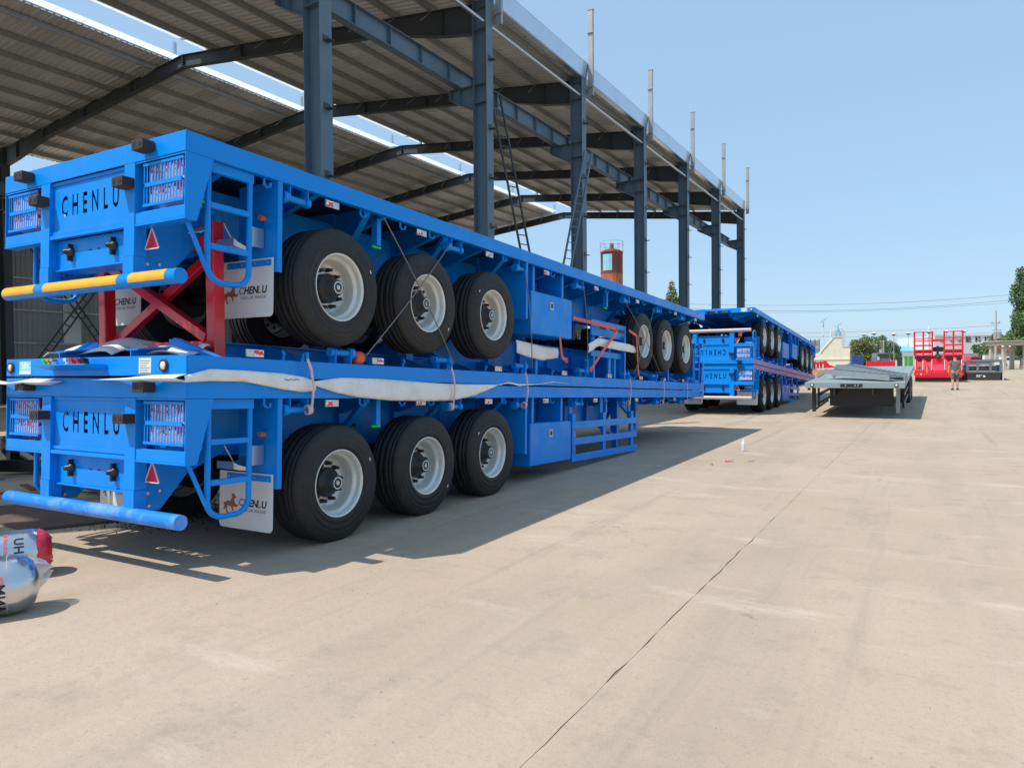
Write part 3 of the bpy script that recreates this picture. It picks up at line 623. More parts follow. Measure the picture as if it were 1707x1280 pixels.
def legs(T, zf):
    for s in (1, -1):
        b = MB(); x = s * 0.7; b.box(x - 0.048, x + 0.048, 9.575, 9.675, zf, 0.9); b.box(x - 0.065, x + 0.065, 9.56, 9.69, 0.62, 1.346); b.box(x - 0.12, x + 0.12, 9.5, 9.75, zf - 0.02, zf); b.build('landing_leg', M['blue'], T)
    b = MB(); b.bar((-0.64, 9.62, 0.62), (0.64, 9.62, 1.2), 0.05, 0.05); b.bar((0.7, 9.62, 0.62), (0.6, 8.9, 0.86), 0.05, 0.05); b.bar((-0.7, 9.62, 0.62), (-0.6, 8.9, 0.86), 0.05, 0.05); b.build('leg_brace', M['blue'], T)
legs(A, 0.38); legs(A2, 0.48)
sp = MB(); sp.lathe([(0.3, -0.16), (0.44, -0.19), (0.51, -0.12), (0.52, 0.0), (0.51, 0.12), (0.44, 0.19), (0.3, 0.16), (0.3, -0.16)], 40, 'z'); sp.build('spare_tyre', M['tyre'], A, (-0.2, 7.7, 0.66))
sp = MB(); sp.lathe([(0.3, -0.1), (0.2, 0.02), (0.0, 0.02)], 24, 'z'); sp.build('spare_rim', M['rim'], A, (-0.2, 7.7, 0.6))

# ------------------------------------------------------------------ steel shed
SH = thing('steel_shed', 'open sided steel shed with slate blue columns and a ribbed roof behind the trailers', 'shed', (-26.2, 26, 0))
SO = Vector((-26.2, 26, 0))
def sh(mb, name, m, loc=(0, 0, 0), parent=None, rot=None): return mb.build(name, m, parent or SH, Vector(loc) - (SO if parent is None else Vector()), rot)
FY = [12.2 + 7.0 * k for k in range(-2, 7)]
XR, XL, XA = -12.0, -40.4, -26.2
ZE, ZA = 12.72, 14.28           # rafter top at column and at apex
def roof_z(x): return ZE + (ZA - ZE) * (1 - abs(x - XA) / (XR - XA))
col = MB(); col.box(-0.25, -0.238, -0.19, 0.19, 0.0, 12.9); col.box(0.238, 0.25, -0.19, 0.19, 0.0, 12.9); col.box(-0.237, 0.237, -0.006, 0.006, 0, 12.9)
for z in (1.0, 9.72, 10.28, 11.95, 12.6): col.box(-0.237, 0.237, -0.18, -0.007, z, z + 0.012); col.box(-0.237, 0.237, 0.007, 0.18, z, z + 0.012)
col.box(-0.34, 0.34, -0.27, 0.27, 0, 0.03)
cme = col.mesh('column', M['primer'])
cl = MB(); cl.box(0.252, 0.44, -0.09, 0.09, -0.006, 0.006); cl.box(0.252, 0.26, -0.09, 0.09, 0.007, 0.14)
clm = cl.mesh('cleat', M['primer_dark'])
br = MB(); br.prism([(-0.255, -0.75), (-0.255, 0.0), (-1.15, 0.0), (-1.15, -0.28)], 'y', -0.01, 0.01); br.box(-1.15, -0.255, -0.17, 0.17, 0.001, 0.014)
br.bar((-0.255, 0, -0.757), (-1.15, 0, -0.287), 0.34, 0.012); br.box(-1.162, -1.151, -0.17, 0.17, -0.28, 0.0); br.box(-0.8, -0.79, -0.16, 0.16, -0.43, 0.0)
brm = br.mesh('crane_bracket', M['primer'])
post = MB(); post.box(-0.10, -0.085, -0.045, 0.075, 0, 3.3); post.box(-0.084, 0.084, -0.045, -0.03, 0, 3.3); post.box(0.085, 0.10, -0.045, 0.075, 0, 3.3); post.box(-0.12, 0.12, -0.06, 0.09, 3.301, 3.33)
for z in (0.3, 2.4): post.box(-0.13, 0.13, -0.10, -0.0455, z, z + 0.06)
pm = post.mesh('parapet_post', M['zinc'])
rf = MB()
def rafter(mb, sgn):
    # tapered web: deep at the column, shallow from a third of the way up
    xs = [0, 1.2, 3.6, XR - 0.25 - XA]; tops = [roof_z(XR - 0.25 - x) for x in xs]; deps = [0.86, 0.80, 0.48, 0.46]
    o = XR - 0.25
    P = [((o - x), t) for x, t in zip(xs, tops)]; Q = [((o - x), t - d) for x, t, d in zip(xs, tops, deps)]
    mir = (lambda x: x) if sgn > 0 else (lambda x: 2 * XA - x)
    mb.prism([(mir(x), z) for x, z in P] + [(mir(x), z) for x, z in reversed(Q)], 'y', -0.006, 0.006)
    for ln, off in ((P, 0.007), (Q, -0.007)):
        for a, b in zip(ln, ln[1:]): mb.bar((mir(a[0]), 0, a[1] + off), (mir(b[0]), 0, b[1] + off), 0.24, 0.013)
    for x in (1.2, 3.6, 7.0, 10.5, 13.93):
        xx = mir(o - x); zt = roof_z(o - x); mb.box(xx - 0.006, xx + 0.006, -0.11, 0.11, zt - (0.46 if x > 3 else 0.8), zt - 0.01)
    return mb
rm = [rafter(MB(), 1).mesh('rafter', M['primer_dark']), rafter(MB(), -1).mesh('rafter', M['primer_dark'])]
kn = MB(); kn.bar((0, 0, 0.06), (0, -0.62, -0.48), 0.03, 0.03); knm = kn.mesh('kicker', M['zinc'])
for y in FY:
    g = gz(y) - 0.02
    for x, sg in ((XR, 1), (XL, -1)):
        c = link('column', cme, SH, Vector((x, y, g)) - SO, (0, 0, 0 if sg > 0 else math.pi))
        if sg < 0: c.data = cme
        if sg > 0:
            for z in (1.4, 2.9, 4.4, 5.9, 7.4, 8.9, 11.0): link('cleat', clm, c, (0, 0, z))
        link('crane_bracket', brm, c, (0, 0, 10.28))
        if sg > 0: link('parapet_post', pm, c, (0.42, 0.30, 12.15))
    for i, me in enumerate(rm): link('rafter', me, SH, Vector((0, y, 0)) - SO)
for c in kids(SH, 'column'):
    if c.location.x < 0:
        c.data = c.data if c.data.name.startswith('column_dark') else c.data
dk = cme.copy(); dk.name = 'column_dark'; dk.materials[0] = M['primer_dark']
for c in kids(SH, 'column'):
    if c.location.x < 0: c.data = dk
# crane beams, eave struts, purlins
ibm = MB(); ibm.ibeam((0, -3.497, 0), (0, 3.497, 0), 0.56, 0.26, 0.018, 0.012)
for k in range(5): ibm.box(0.007, 0.12, -2.8 + k * 1.4 - 0.006, -2.8 + k * 1.4 + 0.006, -0.26, 0.26)
ibmm = ibm.mesh('crane_beam', M['primer'])
tp = MB(); tp.cyl((0, -3.3, 0), (0, 3.3, 0), 0.055, 12); tpm = tp.mesh('eave_strut', M['galv'])
pu = MB(); pu.box(-0.035, 0.035, -3.49, 3.49, 0.196, 0.20); pu.box(-0.002, 0.002, -3.49, 3.49, 0.004, 0.195); pu.box(-0.07, -0.003, -3.49, 3.49, 0.0, 0.003); pum = pu.mesh('purlin', M['zinc'])
PX = [0.35 + 1.5 * k for k in range(9)]
for k in range(len(FY) - 1):
    y = FY[k] + 3.5
    link('crane_beam', ibmm, SH, Vector((XR - 0.85, y, 10.58)) - SO); link('crane_beam', ibmm, SH, Vector((XL + 0.85, y, 10.58)) - SO, (0, 0, math.pi))
    link('eave_strut', tpm, SH, Vector((XR + 0.16, y, 12.1)) - SO)
    for d in PX:
        for sg in (1, -1):
            x = XR - d if sg > 0 else XL + d
            link('purlin', pum, SH, Vector((x, y, roof_z(x) + 0.015)) - SO)
for y in FY[1:]:
    for d in PX[1:]:
        for sg in (1, -1):
            x = XR - d if sg > 0 else XL + d
            link('kicker', knm, SH, Vector((x, y - 0.03, roof_z(x))) - SO)
# roof sheets: 1 m wide, with ribs running down the slope
def rib_sheet(length, n=4, pitch=0.25, h=0.035):
    prof = []
    for k in range(n):
        b = k * pitch; prof += [(b, 0.0), (b + 0.15, 0.0), (b + 0.175, h), (b + 0.225, h), (b + 0.25, 0.0)]
    prof = [p for i, p in enumerate(prof) if i == 0 or p != prof[i - 1]]
    return prof
pr = rib_sheet(1)
slope = math.atan2(ZA - ZE, XR - XA)
def roofsheet(sg):
    b = MB(); x0, x1 = (XR + 0.22, XA + 1.25) if sg > 0 else (XL - 0.55, XA - 1.10)
    zz = lambda x: roof_z(x) + 0.222
    vs = [(x0, y, zz(x0) + h) for y, h in pr] + [(x1, y, zz(x1) + h) for y, h in pr]; n = len(pr)
    b.add(vs, [(i, i + 1, n + i + 1, n + i) for i in range(n - 1)]); return b.mesh('roof_sheet', M['roof'])
rs = [roofsheet(1), roofsheet(-1)]
y = FY[0] - 0.4
while y < FY[-1] + 0.3:
    for me in rs: link('roof_sheet', me, SH, Vector((0, y, random.uniform(0, 0.004))) - SO)
    y += 1.0
M['skylight'] = mat('milky_skylight_sheet', (0.85, 0.87, 0.88), 0.5)
_n = M['skylight'].node_tree; _b = _n.nodes['Principled BSDF']; _t = _n.nodes.new('ShaderNodeBsdfTranslucent'); _t.inputs[0].default_value = (0.9, 0.92, 0.93, 1)
_x = _n.nodes.new('ShaderNodeMixShader'); _x.inputs[0].default_value = 0.6; _n.links.new(_b.outputs[0], _x.inputs[1]); _n.links.new(_t.outputs[0], _x.inputs[2]); _n.links.new(_x.outputs[0], _n.nodes['Material Output'].inputs[0])
for x0, x1 in ((XA + 0.80, XA + 1.26), (XA - 1.11, XA - 0.62)):
    y = FY[0]
    while y < FY[-1] - 0.1:
        b = MB(); za, zb = roof_z(x0) + 0.28, roof_z(x1) + 0.28; b.add([(x0, 0, za), (x1, 0, zb), (x1, 3.48, zb), (x0, 3.48, za)], [(0, 1, 2, 3)]); sh(b, 'skylight_strip', M['skylight'], (0, y, 0)); y += 3.5
# open ridge: edge purlins and stub posts
for y in FY[1:]:
    for x in (XA + 1.1, XA - 0.95):
        b = MB(); b.box(-0.06, 0.06, -0.06, -0.05, 0, 0.95); b.box(-0.06, -0.05, -0.049, 0.06, 0, 0.95); b.box(0.05, 0.06, -0.049, 0.06, 0, 0.95); sh(b, 'ridge_post', M['galv'], (x, y + 0.25, roof_z(x)))
    b = MB(); b.bar((0, 0, 0), (-0.45, 0, 0.0), 0.1, 0.14); sh(b, 'ridge_cleat', M['galv'], (XA + 1.1, y - 0.8, roof_z(XA) + 0.35))
for x in (XA + 1.2, XA - 1.05):
    b = MB(); b.box(-0.045, 0.045, FY[0] - 26, FY[-1] - 26, 0.0, 0.012); b.box(-0.045, -0.04, FY[0] - 26, FY[-1] - 26, 0.0125, 0.2); sh(b, 'ridge_purlin', M['wall_light'], (x, 26, roof_z(x) + 0.24))
    b = MB(); b.cyl((0, FY[0] - 26, 0), (0, FY[-1] - 26, 0), 0.035, 8); sh(b, 'ridge_rail', M['galv'], (x - 0.25, 26, roof_z(x) + 0.55))
# gutter / fascia along the eave
y = FY[0]
while y < FY[-1] - 0.1:
    n_ = min(3.49, FY[-1] + 0.18 - y)
    b = MB(); b.prism([(0.23, 12.84), (0.25, 12.84), (0.31, 13.42), (0.29, 13.42)], 'y', 0.0, n_); b.prism([(0.05, 12.80), (0.25, 12.80), (0.25, 12.815), (0.05, 12.815)], 'y', 0.0, n_)
    b.prism([(0.24, 13.421), (0.315, 13.421), (0.315, 13.44), (0.24, 13.44)], 'y', 0, n_)
    sh(b, 'eave_fascia', M['fascia'], (XR, y, 0)); y += 3.5
# far side wall, girts and lattice bracing
wp = rib_sheet(1, 14, 0.25, 0.03)
def wallsheet(z0, z1, n):
    b = MB(); k = len(wp); b.add([(h, y, z0) for y, h in wp] + [(h, y, z1) for y, h in wp], [(i, i + 1, k + i + 1, k + i) for i in range(k - 1)]); return b.mesh('wall_sheet', M['wall'])
wme = wallsheet(0.0, 8.7, 14)
y = FY[0]
while y < FY[-1]:
    link('wall_sheet', wme, SH, Vector((XL - 0.45, y, gz(y))) - SO); y += 3.5
b = MB(); b.box(0, 0.01, 0, 0.95, 3.1, 7.6); sh(b, 'daylight_sheet', M['wall_light'], (XL - 0.36, 22.15, 0))
for z in (1.3, 3.05, 4.75, 6.4, 8.2):
    b = MB(); b.box(0, 0.06, FY[0] - 26, FY[-1] - 26, 0, 0.10); sh(b, 'wall_girt', M['zinc'], (XL - 0.35, 26, z))
def lattice(a, b_, wdt=0.34):
    mb = MB(); a = Vector(a); b_ = Vector(b_); d = (b_ - a).normalized(); s_ = d.cross(Vector((1, 0, 0))).normalized() * wdt / 2
    mb.bar(a + s_, b_ + s_, 0.07, 0.07); mb.bar(a - s_, b_ - s_, 0.07, 0.07); n = int((b_ - a).length / 0.55)
    for k in range(1, n): p = a + (b_ - a) * (k / n); mb.bar(p - s_, p + s_, 0.05, 0.05)
    return mb
for k in (3,):
    ya, yb = FY[k], FY[k + 1]
    sh(lattice((XL + 0.05, ya + 0.2, 9.6), (XL + 0.05, yb - 0.2, 0.4)), 'cross_brace', M['primer_dark']); sh(lattice((XL + 0.2, ya + 0.2, 0.4), (XL + 0.2, yb - 0.2, 9.6)), 'cross_brace', M['primer_dark'])

def ladder(name, a, b_, side, m, label, wdt=0.42, step=0.33):
    a = Vector(a); b_ = Vector(b_); s_ = Vector(side).normalized() * wdt / 2; T = thing(name, label, 'ladder', a)
    for sg in (1, -1):
        mb = MB(); mb.bar(s_ * sg, b_ - a + s_ * sg, 0.05, 0.08); mb.build('stile', m, T)
    n = int((b_ - a).length / step)
    rg = MB(); rg.bar(-s_ * 0.9, s_ * 0.9, 0.03, 0.03); rm_ = rg.mesh('rung', m)
    for k in range(1, n): link('rung', rm_, T, (b_ - a) * (k / n))
    return T
ladder('ladder', (-12.6, 25.2, gz(25)), (-12.5, 20.75, 10.6), (0.35, 1, 0), M['primer_dark'], 'dark steel ladder leaning towards the second visible shed column')
ladder('ladder', (-11.6, 22.0, 0), (-11.55, 26.15, 9.9), (0.3, 1, 0), M['primer'], 'slate blue steel ladder leaning against the third visible shed column bracket')

# ------------------------------------------------------------------ red stand between the front stack's trailers
S_ = thing('support_stand', 'dark red welded steel stand with cross braces between the stacked trailers', 'stand', (-5.91, 4.02, 1.66))
RP = M['red_paint']; zt = 1.02
for x in (-0.76, 0.76):
    b = MB(); b.box(x - 0.05, x + 0.05, -0.05, 0.06, 0.0, 1.12 if x > 0 else 1.02); b.build('upright', RP, S_, bevel=0.008)
b = MB(); b.box(-0.709, 0.709, -0.045, 0.055, 0.04, 0.14); b.build('lower_bar', RP, S_, bevel=0.006)
b = MB(); b.box(-0.709, 0.709, -0.045, 0.055, 0.90, 1.0); b.build('upper_bar', RP, S_, bevel=0.006)
b = MB(); b.bar((-0.70, -0.02, 0.88), (0.70, -0.02, 0.16), 0.08, 0.08); b.build('cross_brace', RP, S_, bevel=0.005)
b = MB(); b.bar((-0.70, 0.055, 0.16), (0.70, 0.055, 0.88), 0.06, 0.08); b.build('cross_brace', RP, S_, bevel=0.005)
for x in (-0.76, 0.76):
    b = MB(); b.box(x - 0.14, x + 0.14, -0.12, 0.13, -0.02, 0.0); b.build('foot_plate', RP, S_)

# ------------------------------------------------------------------ cloths, straps, cables on the front stack
def interp(pts, n):
    P = np.array(pts); t = np.linspace(P[0, 0], P[-1, 0], n); return t, np.interp(t, P[:, 0], P[:, 1])
def side_cloth(name, top, bot, label, n=46, m='cloth', x0=-4.668, seed=1):
    rnd = np.random.RandomState(seed); t, zt = interp(top, n); t2, zb = interp(bot, n); b = MB(); rows = 7; vs = []
    for i in range(n):
        for j in range(rows):
            f = j / (rows - 1); y = t[i] * (1 - f) + t2[i] * f; z = zt[i] * (1 - f) + zb[i] * f
            x = x0 + 0.008 * math.sin(math.pi * f) + 0.007 * abs(math.sin(11 * t[i] + 4 * f)) * f + 0.006 * math.sin(31 * t[i] - 9 * f) * f + rnd.uniform(-0.002, 0.002)
            vs.append((x, y, z))
    fs = [(i * rows + j, (i + 1) * rows + j, (i + 1) * rows + j + 1, i * rows + j + 1) for i in range(n - 1) for j in range(rows - 1)]
    b.add(vs, fs, True); o = b.build(name, M[m]); so_ = o.modifiers.new('s', 'SOLIDIFY'); so_.thickness = 0.0025
    return tag(o, label, 'cloth', 'white padding cloths between the stacked trailers')
side_cloth('padding_cloth', [(3.372, 1.515), (3.585, 1.564), (3.902, 1.55), (4.291, 1.523), (4.528, 1.49), (4.66, 1.45)], [(3.372, 1.468), (3.583, 1.474), (3.9, 1.463), (4.289, 1.391), (4.501, 1.362), (4.66, 1.37)], 'white cloth strip hanging over the rear right corner between the front trailers', seed=2)
wr = MB(); wr.tube([(-4.655, 4.30 + 0.02 * k, 1.47 + 0.006 * math.sin(k * 2.1)) for k in range(9)], 0.0025, 5); wr.build('handwriting', M['ink'], bpy.data.objects['padding_cloth'])
side_cloth('padding_cloth', [(4.63, 1.45), (4.978, 1.478), (5.51, 1.458), (6.143, 1.415), (6.657, 1.384), (7.75, 1.350)], [(4.66, 1.41), (4.898, 1.346), (5.19, 1.292), (5.679, 1.240), (6.34, 1.207), (6.759, 1.196), (7.232, 1.235), (7.741, 1.338)], 'long sagging white cloth draped over the rail above the rear wheels', n=60, seed=3)
side_cloth('padding_cloth', [(7.76, 1.352), (8.0, 1.38), (8.3, 1.345), (8.8, 1.335), (9.3, 1.36), (9.8, 1.315)], [(7.76, 1.338), (8.0, 1.36), (8.3, 1.315), (8.8, 1.325), (9.3, 1.345), (9.8, 1.308)], 'thin crumpled white cloth edge showing between the rails above the toolbox', seed=4)
def rear_cloth(pts_t, pts_b, label, seed):
    b = MB(); n = 24; rows = 5; t, a = interp(pts_t, n); t2, c = interp(pts_b, n); vs = []
    for i in range(n):
        for j in range(rows):
            f = j / (rows - 1); vs.append((t[i], 3.372 - 0.10 * math.sin(math.pi * f) - 0.02 * math.sin(7 * t[i]), a[i] * (1 - f) + c[i] * f))
    b.add(vs, [(i * rows + j, (i + 1) * rows + j, (i + 1) * rows + j + 1, i * rows + j + 1) for i in range(n - 1) for j in range(rows - 1)], True)
    o = b.build('padding_cloth', M['cloth']); s_ = o.modifiers.new('s', 'SOLIDIFY'); s_.thickness = 0.006
    tag(o, label, 'cloth', 'white padding cloths between the stacked trailers')
rear_cloth([(-7.24, 1.48), (-6.95, 1.462), (-6.7, 1.50), (-6.45, 1.495), (-6.22, 1.48)], [(-7.24, 1.452), (-6.95, 1.44), (-6.7, 1.44), (-6.45, 1.44), (-6.22, 1.472)], 'white cloth strip hanging below the number label on the left rear', 1)
rear_cloth([(-5.70, 1.492), (-5.3, 1.505), (-5.0, 1.525), (-4.66, 1.53)], [(-5.70, 1.482), (-5.3, 1.475), (-5.0, 1.47), (-4.66, 1.47)], 'white cloth strip below the white data plate on the right rear', 2)
def flat_cloth(pts, label, m='cloth', dz=0.05, n=14, seed=0):
    # a rumpled sheet lying on the steel; pts = four corners
    P = [Vector(p) for p in pts]; rnd = random.Random(seed); b = MB(); vs = []
    ph = [rnd.uniform(0, 6) for _ in range(4)]
    for i in range(n):
        for j in range(n):
            u, v = i / (n - 1), j / (n - 1); p = P[0] * (1 - u) * (1 - v) + P[1] * u * (1 - v) + P[2] * u * v + P[3] * (1 - u) * v
            p.z += dz * (0.5 + 0.25 * math.sin(7 * u + ph[0] + 3 * v) + 0.25 * math.sin(9 * v + ph[1] - 4 * u)) * (1 if 0 < i < n - 1 else 0.6)
            vs.append(p)
    b.add(vs, [(i * n + j, (i + 1) * n + j, (i + 1) * n + j + 1, i * n + j + 1) for i in range(n - 1) for j in range(n - 1)], True)
    o = b.build('padding_cloth', M[m]); s_ = o.modifiers.new('s', 'SOLIDIFY'); s_.thickness = 0.008
    tag(o, label, 'cloth', 'white padding cloths between the stacked trailers'); return o
flat_cloth([(-7.0, 3.62, 1.645), (-5.95, 3.62, 1.655), (-5.95, 4.1, 1.76), (-6.9, 4.1, 1.80)], 'rumpled white cloth on the left of the red stand foot', dz=0.10, seed=3)
flat_cloth([(-5.72, 3.56, 1.648), (-5.0, 3.62, 1.648), (-5.1, 3.93, 1.73), (-5.6, 3.93, 1.74)], 'folded white cloth in front of the red stand lower bar', dz=0.07, seed=5)
flat_cloth([(-5.42, 3.90, 2.67), (-5.16, 3.90, 2.67), (-5.16, 4.1, 2.78), (-5.42, 4.1, 2.78)], 'white cloth scrap hanging on the red stand upper bar', dz=0.03, seed=6)
side_cloth('padding_cloth', [(8.45, 1.93), (8.8, 1.90), (9.2, 1.86), (9.7, 1.84)], [(8.45, 1.76), (8.8, 1.70), (9.2, 1.66), (9.7, 1.70)], 'rolled white cloth below the upper blue toolbox', n=30, x0=-4.80, seed=7)
side_cloth('padding_cloth', [(10.5, 1.92), (10.9, 2.03), (11.5, 2.0), (12.3, 1.96), (12.75, 1.90)], [(10.5, 1.78), (10.9, 1.90), (11.5, 1.86), (12.3, 1.82), (12.75, 1.80)], 'white cloth hanging over the upturned toolbox under red straps', n=40, x0=-4.665, seed=8)
GS = 'pale straps tying the two lower trailers together'
zA = lambda y: 1.5 - 0.0375 * (y - 3.4)
for i, (y, side) in enumerate(((4.557, 'over the cloth behind the ladder'), (6.703, 'across the long cloth above the rear wheels'), (8.401, 'at the front mudguard plate'), (12.212, 'in front of the side guard'), (14.066, 'below the upturned wheels'), (15.655, 'next to the last upturned wheel'), (16.893, 'at the far end of the rails'))):
    T = thing('tie_strap', 'pale pink strap ' + side, 'strap', (-4.64, y, zA(y)), None, GS)
    b = MB(); zt_ = 0.20; zb_ = -0.24
    pts = [(0.035, -0.05, zt_), (0.032, 0.0, 0.1), (0.03, 0.03, -0.06), (0.01, 0.02, zb_)]
    for p, q in zip(pts, pts[1:]): b.bar(p, q, 0.025, 0.004, (1, 0, 0))
    b.build('webbing', M['strap'], T)
    b = MB(); b.tube([(-0.02, -0.05, 0.17), (0.0, -0.05, 0.23), (0.04, -0.05, 0.235), (0.04, -0.05, 0.19)], 0.014, 7); b.build('hook', M['blue'], T)
    b = MB(); b.lathe([(0.034, -0.025), (0.044, -0.02), (0.044, 0.02), (0.034, 0.025)], 16, 'y'); b.build('strap_roll', M['strap'], T, (-0.03, 0.02, -0.25))
GC = 'lashing cables holding the uppermost front trailer'
cab = [((-4.62, 5.556, 3.02), (-4.62, 6.732, 1.60), 'steel cable slanting down across the second upper wheel'), ((-4.62, 6.674, 2.92), (-4.62, 5.27, 1.68), 'steel cable crossing the middle upper wheel towards the orange winch'),
       ((-4.62, 8.387, 2.83), (-4.62, 8.564, 1.55), 'thin cable hanging beside the upper mudguard plate'), ((-4.62, 10.247, 2.77), (-4.62, 10.362, 1.53), 'thin vertical cable just beyond the upper toolbox'),
       ((-4.62, 12.013, 2.68), (-4.62, 13.838, 1.45), 'thin cable crossing in front of the first upturned wheel'), ((-4.62, 13.5, 2.67), (-4.62, 12.408, 1.44), 'thin cable crossing between the upturned wheels')]
for a, b_, lb in cab:
    b = MB(); n = 10; A_ = Vector(a); B_ = Vector(b_); pts = []
    for k in range(n + 1):
        p = A_.lerp(B_, k / n) - Vector((a)); p.x += 0.03 * math.sin(math.pi * k / n); pts.append(p)
    b.tube(pts, 0.0065, 6); o = b.build('lashing_cable', M['wire'], None, a); tag(o, lb, 'cable', GC)
GO = 'orange red ratchet straps on the upturned trailer'
for pts, lb in (([(-4.63, 11.65, 2.16), (-4.60, 11.0, 1.85), (-4.6, 10.45, 1.52)], 'orange red strap running from the upturned toolbox down to the rail'), ([(-4.63, 12.2, 2.2), (-4.62, 12.55, 2.12), (-4.61, 12.6, 1.42)], 'orange red strap hanging behind the upturned toolbox to the rail'),
                ([(-4.66, 9.95, 2.3), (-4.62, 11.6, 2.2)], 'orange red strap stretched along the top of the upturned toolbox'), ([(-4.64, 9.45, 2.0), (-4.63, 9.5, 1.7), (-4.62, 9.62, 1.66)], 'short orange red strap end hanging below the upper toolbox')):
    b = MB(); o_ = Vector(pts[0])
    for p, q in zip(pts, pts[1:]): b.bar(Vector(p) - o_, Vector(q) - o_, 0.05, 0.006, (1, 0, 0))
    b.tube([Vector(pts[-1]) - o_ + Vector((0.0, 0.03 * math.cos(t), 0.03 * math.sin(t))) for t in np.linspace(0, 6, 9)], 0.012, 6)
    o = b.build('ratchet_strap', M['red_strap'], None, pts[0]); tag(o, lb, 'strap', GO)
o = MB(); o.lathe([(0.03, -0.05), (0.062, -0.045), (0.065, 0.0), (0.062, 0.045), (0.03, 0.05)], 18, 'y'); tag(o.build('strap_roll', M['red_strap'], None, (-4.74, 5.28, 1.66)), 'orange roll of strap on the winch in front of the first upper wheel', 'strap')
# ------------------------------------------------------------------ silver film-wrapped cylinders at the left edge
def canister(contact, axis, r, length, label, bag):
    ax = Vector((axis[0], axis[1], 0)).normalized(); ang = math.atan2(ax.y, ax.x)
    T = thing('wrapped_cylinder', label, 'cylinder', (contact[0], contact[1], 0), (0, 0, ang), 'film wrapped silver cylinders')
    b = MB(); rnd = random.Random(4 + bag)
    b.lathe([(0.0, 0.06), (r * 0.4, 0.053), (r * 0.7, 0.03), (r * 0.9, -0.01), (r, -0.07)] + [(r * (1 + rnd.uniform(-0.006, 0.006)), -0.06 - k * (length - 0.1) / 16) for k in range(1, 17)] + [(r * 0.9, -length), (0, -length)], 48, 'x', c=(0, 0, r)); b.build('tank_shell', M['foil'], T)
    if not bag:
        b = MB(); n = 40; vs = []
        for i in range(n):
            a = 2 * math.pi * i / n
            for k, (rr, xx) in enumerate(((r * 0.985, -0.04), (r * 0.945, -0.012), (r * 0.80, 0.024), (r * 0.52, 0.056))):
                j = rnd.uniform(-0.008, 0.008) if k in (0, 3) else 0; vs.append((xx + j, rr * math.cos(a), r + rr * math.sin(a)))
        b.add(vs, [(i * 4 + k, ((i + 1) % n) * 4 + k, ((i + 1) % n) * 4 + k + 1, i * 4 + k + 1) for i in range(n) for k in range(3)], True); b.build('red_tape', M['red_film'], T)
    else:
        b = MB(); n = 36; vs = []; K = 9
        for i in range(n):
            a = 2 * math.pi * i / n
            for k in range(K):
                f = k / (K - 1); rr = r * (1.015 * (1 - f) ** 0.6 + 0.06 * f) * (1 + 0.14 * f * math.sin(5 * a + 2) + 0.09 * f * math.sin(9 * a)); xx = -0.12 + 0.24 * f
                zc = r + 0.05 * f; vs.append((xx + 0.02 * f * math.sin(3 * a), 0.09 * f + rr * math.cos(a), max(0.006, zc + rr * math.sin(a))))
        b.add(vs, [(i * K + k, ((i + 1) % n) * K + k, ((i + 1) % n) * K + k + 1, i * K + k + 1) for i in range(n) for k in range(K - 1)], True); b.build('plastic_bag', M['clear_film'], T)
    # printed lettering wrapped round the shell
    def wrap(body, size, m, x0, a0, nm):
        me = text_mesh(body, size, bold=0.002, spacing=1.1); bm = bmesh.new(); bm.from_mesh(me); bmesh.ops.subdivide_edges(bm, edges=bm.edges, cuts=2); bm.to_mesh(me); bm.free()
        for v in me.vertices:
            a = a0 - v.co.x / r; rr = r * 1.012; v.co = Vector((x0 + v.co.y, -rr * math.sin(a), r + rr * math.cos(a)))
        me.materials.clear(); me.materials.append(m); link(nm, me, T)
    wrap('HU' if not bag else 'ANM', 0.085, M['ink'], -0.16, R(60 if not bag else 105), 'print'); wrap('TRAILER PARTS', 0.03, M['pink_print'], -0.24, R(60 if not bag else 100), 'print'); wrap('O', 0.12, M['pink_print'], -0.18, R(108 if not bag else 70), 'print')
    return T
canister((-5.955, 3.05), (0.44, 0.90), 0.175, 1.0, 'silver film wrapped cylinder with a red taped end on the concrete', 0)
canister((-5.10, 2.52), (0.44, 0.90), 0.185, 1.0, 'silver cylinder in a clear plastic bag knotted at its end, nearest the viewer', 1)

# ------------------------------------------------------------------ scraps near the left edge and litter
def plate(pts, z, label, m, nm='steel_sheet'):
    b = MB(); b.prism(pts, 'z', 0.004, z); o = b.build(nm, m); tag(o, label, 'sheet'); return o
plate([(-9.6, 3.9), (-7.6, 3.75), (-7.2, 4.6), (-8.7, 4.95)], 0.03, 'reddish brown sheet lying flat on the shaded floor', mat('brown_board', (0.13, 0.075, 0.055), 0.8, 0, 0.3, 3))
plate([(-10.2, 4.9), (-8.9, 5.05), (-8.2, 5.5), (-10.1, 5.6)], 0.05, 'grey weathered board lying behind the brown sheet', M['timber'])
plate([(-9.9, 5.75), (-8.3, 5.62), (-7.9, 5.95), (-9.6, 6.3)], 0.06, 'dark board at the back of the scrap boards', M['rust_dark'])
T = thing('scrap_boards', 'untidy layer of thin weathered boards and sheets on the shaded floor at the left edge', 'boards', (-8.8, 4.9, 0.03)); rnd = random.Random(13)
for k in range(13):
    x, y = rnd.uniform(-1.3, 1.2), rnd.uniform(-0.7, 1.5); a = rnd.uniform(-0.5, 0.5); l, w_ = rnd.uniform(0.5, 1.1), rnd.uniform(0.07, 0.22)
    d = Vector((math.cos(a), math.sin(a), rnd.uniform(-0.02, 0.05))) * l / 2; c0 = Vector((x, y, 0.02 + 0.012 * k))
    b = MB(); b.bar(c0 - d, c0 + d, w_, 0.018); b.build('board', M[('timber', 'rust_dark', 'stone_grey', 'black')[k % 4]], T)
gb = MB(); rnd = random.Random(11)
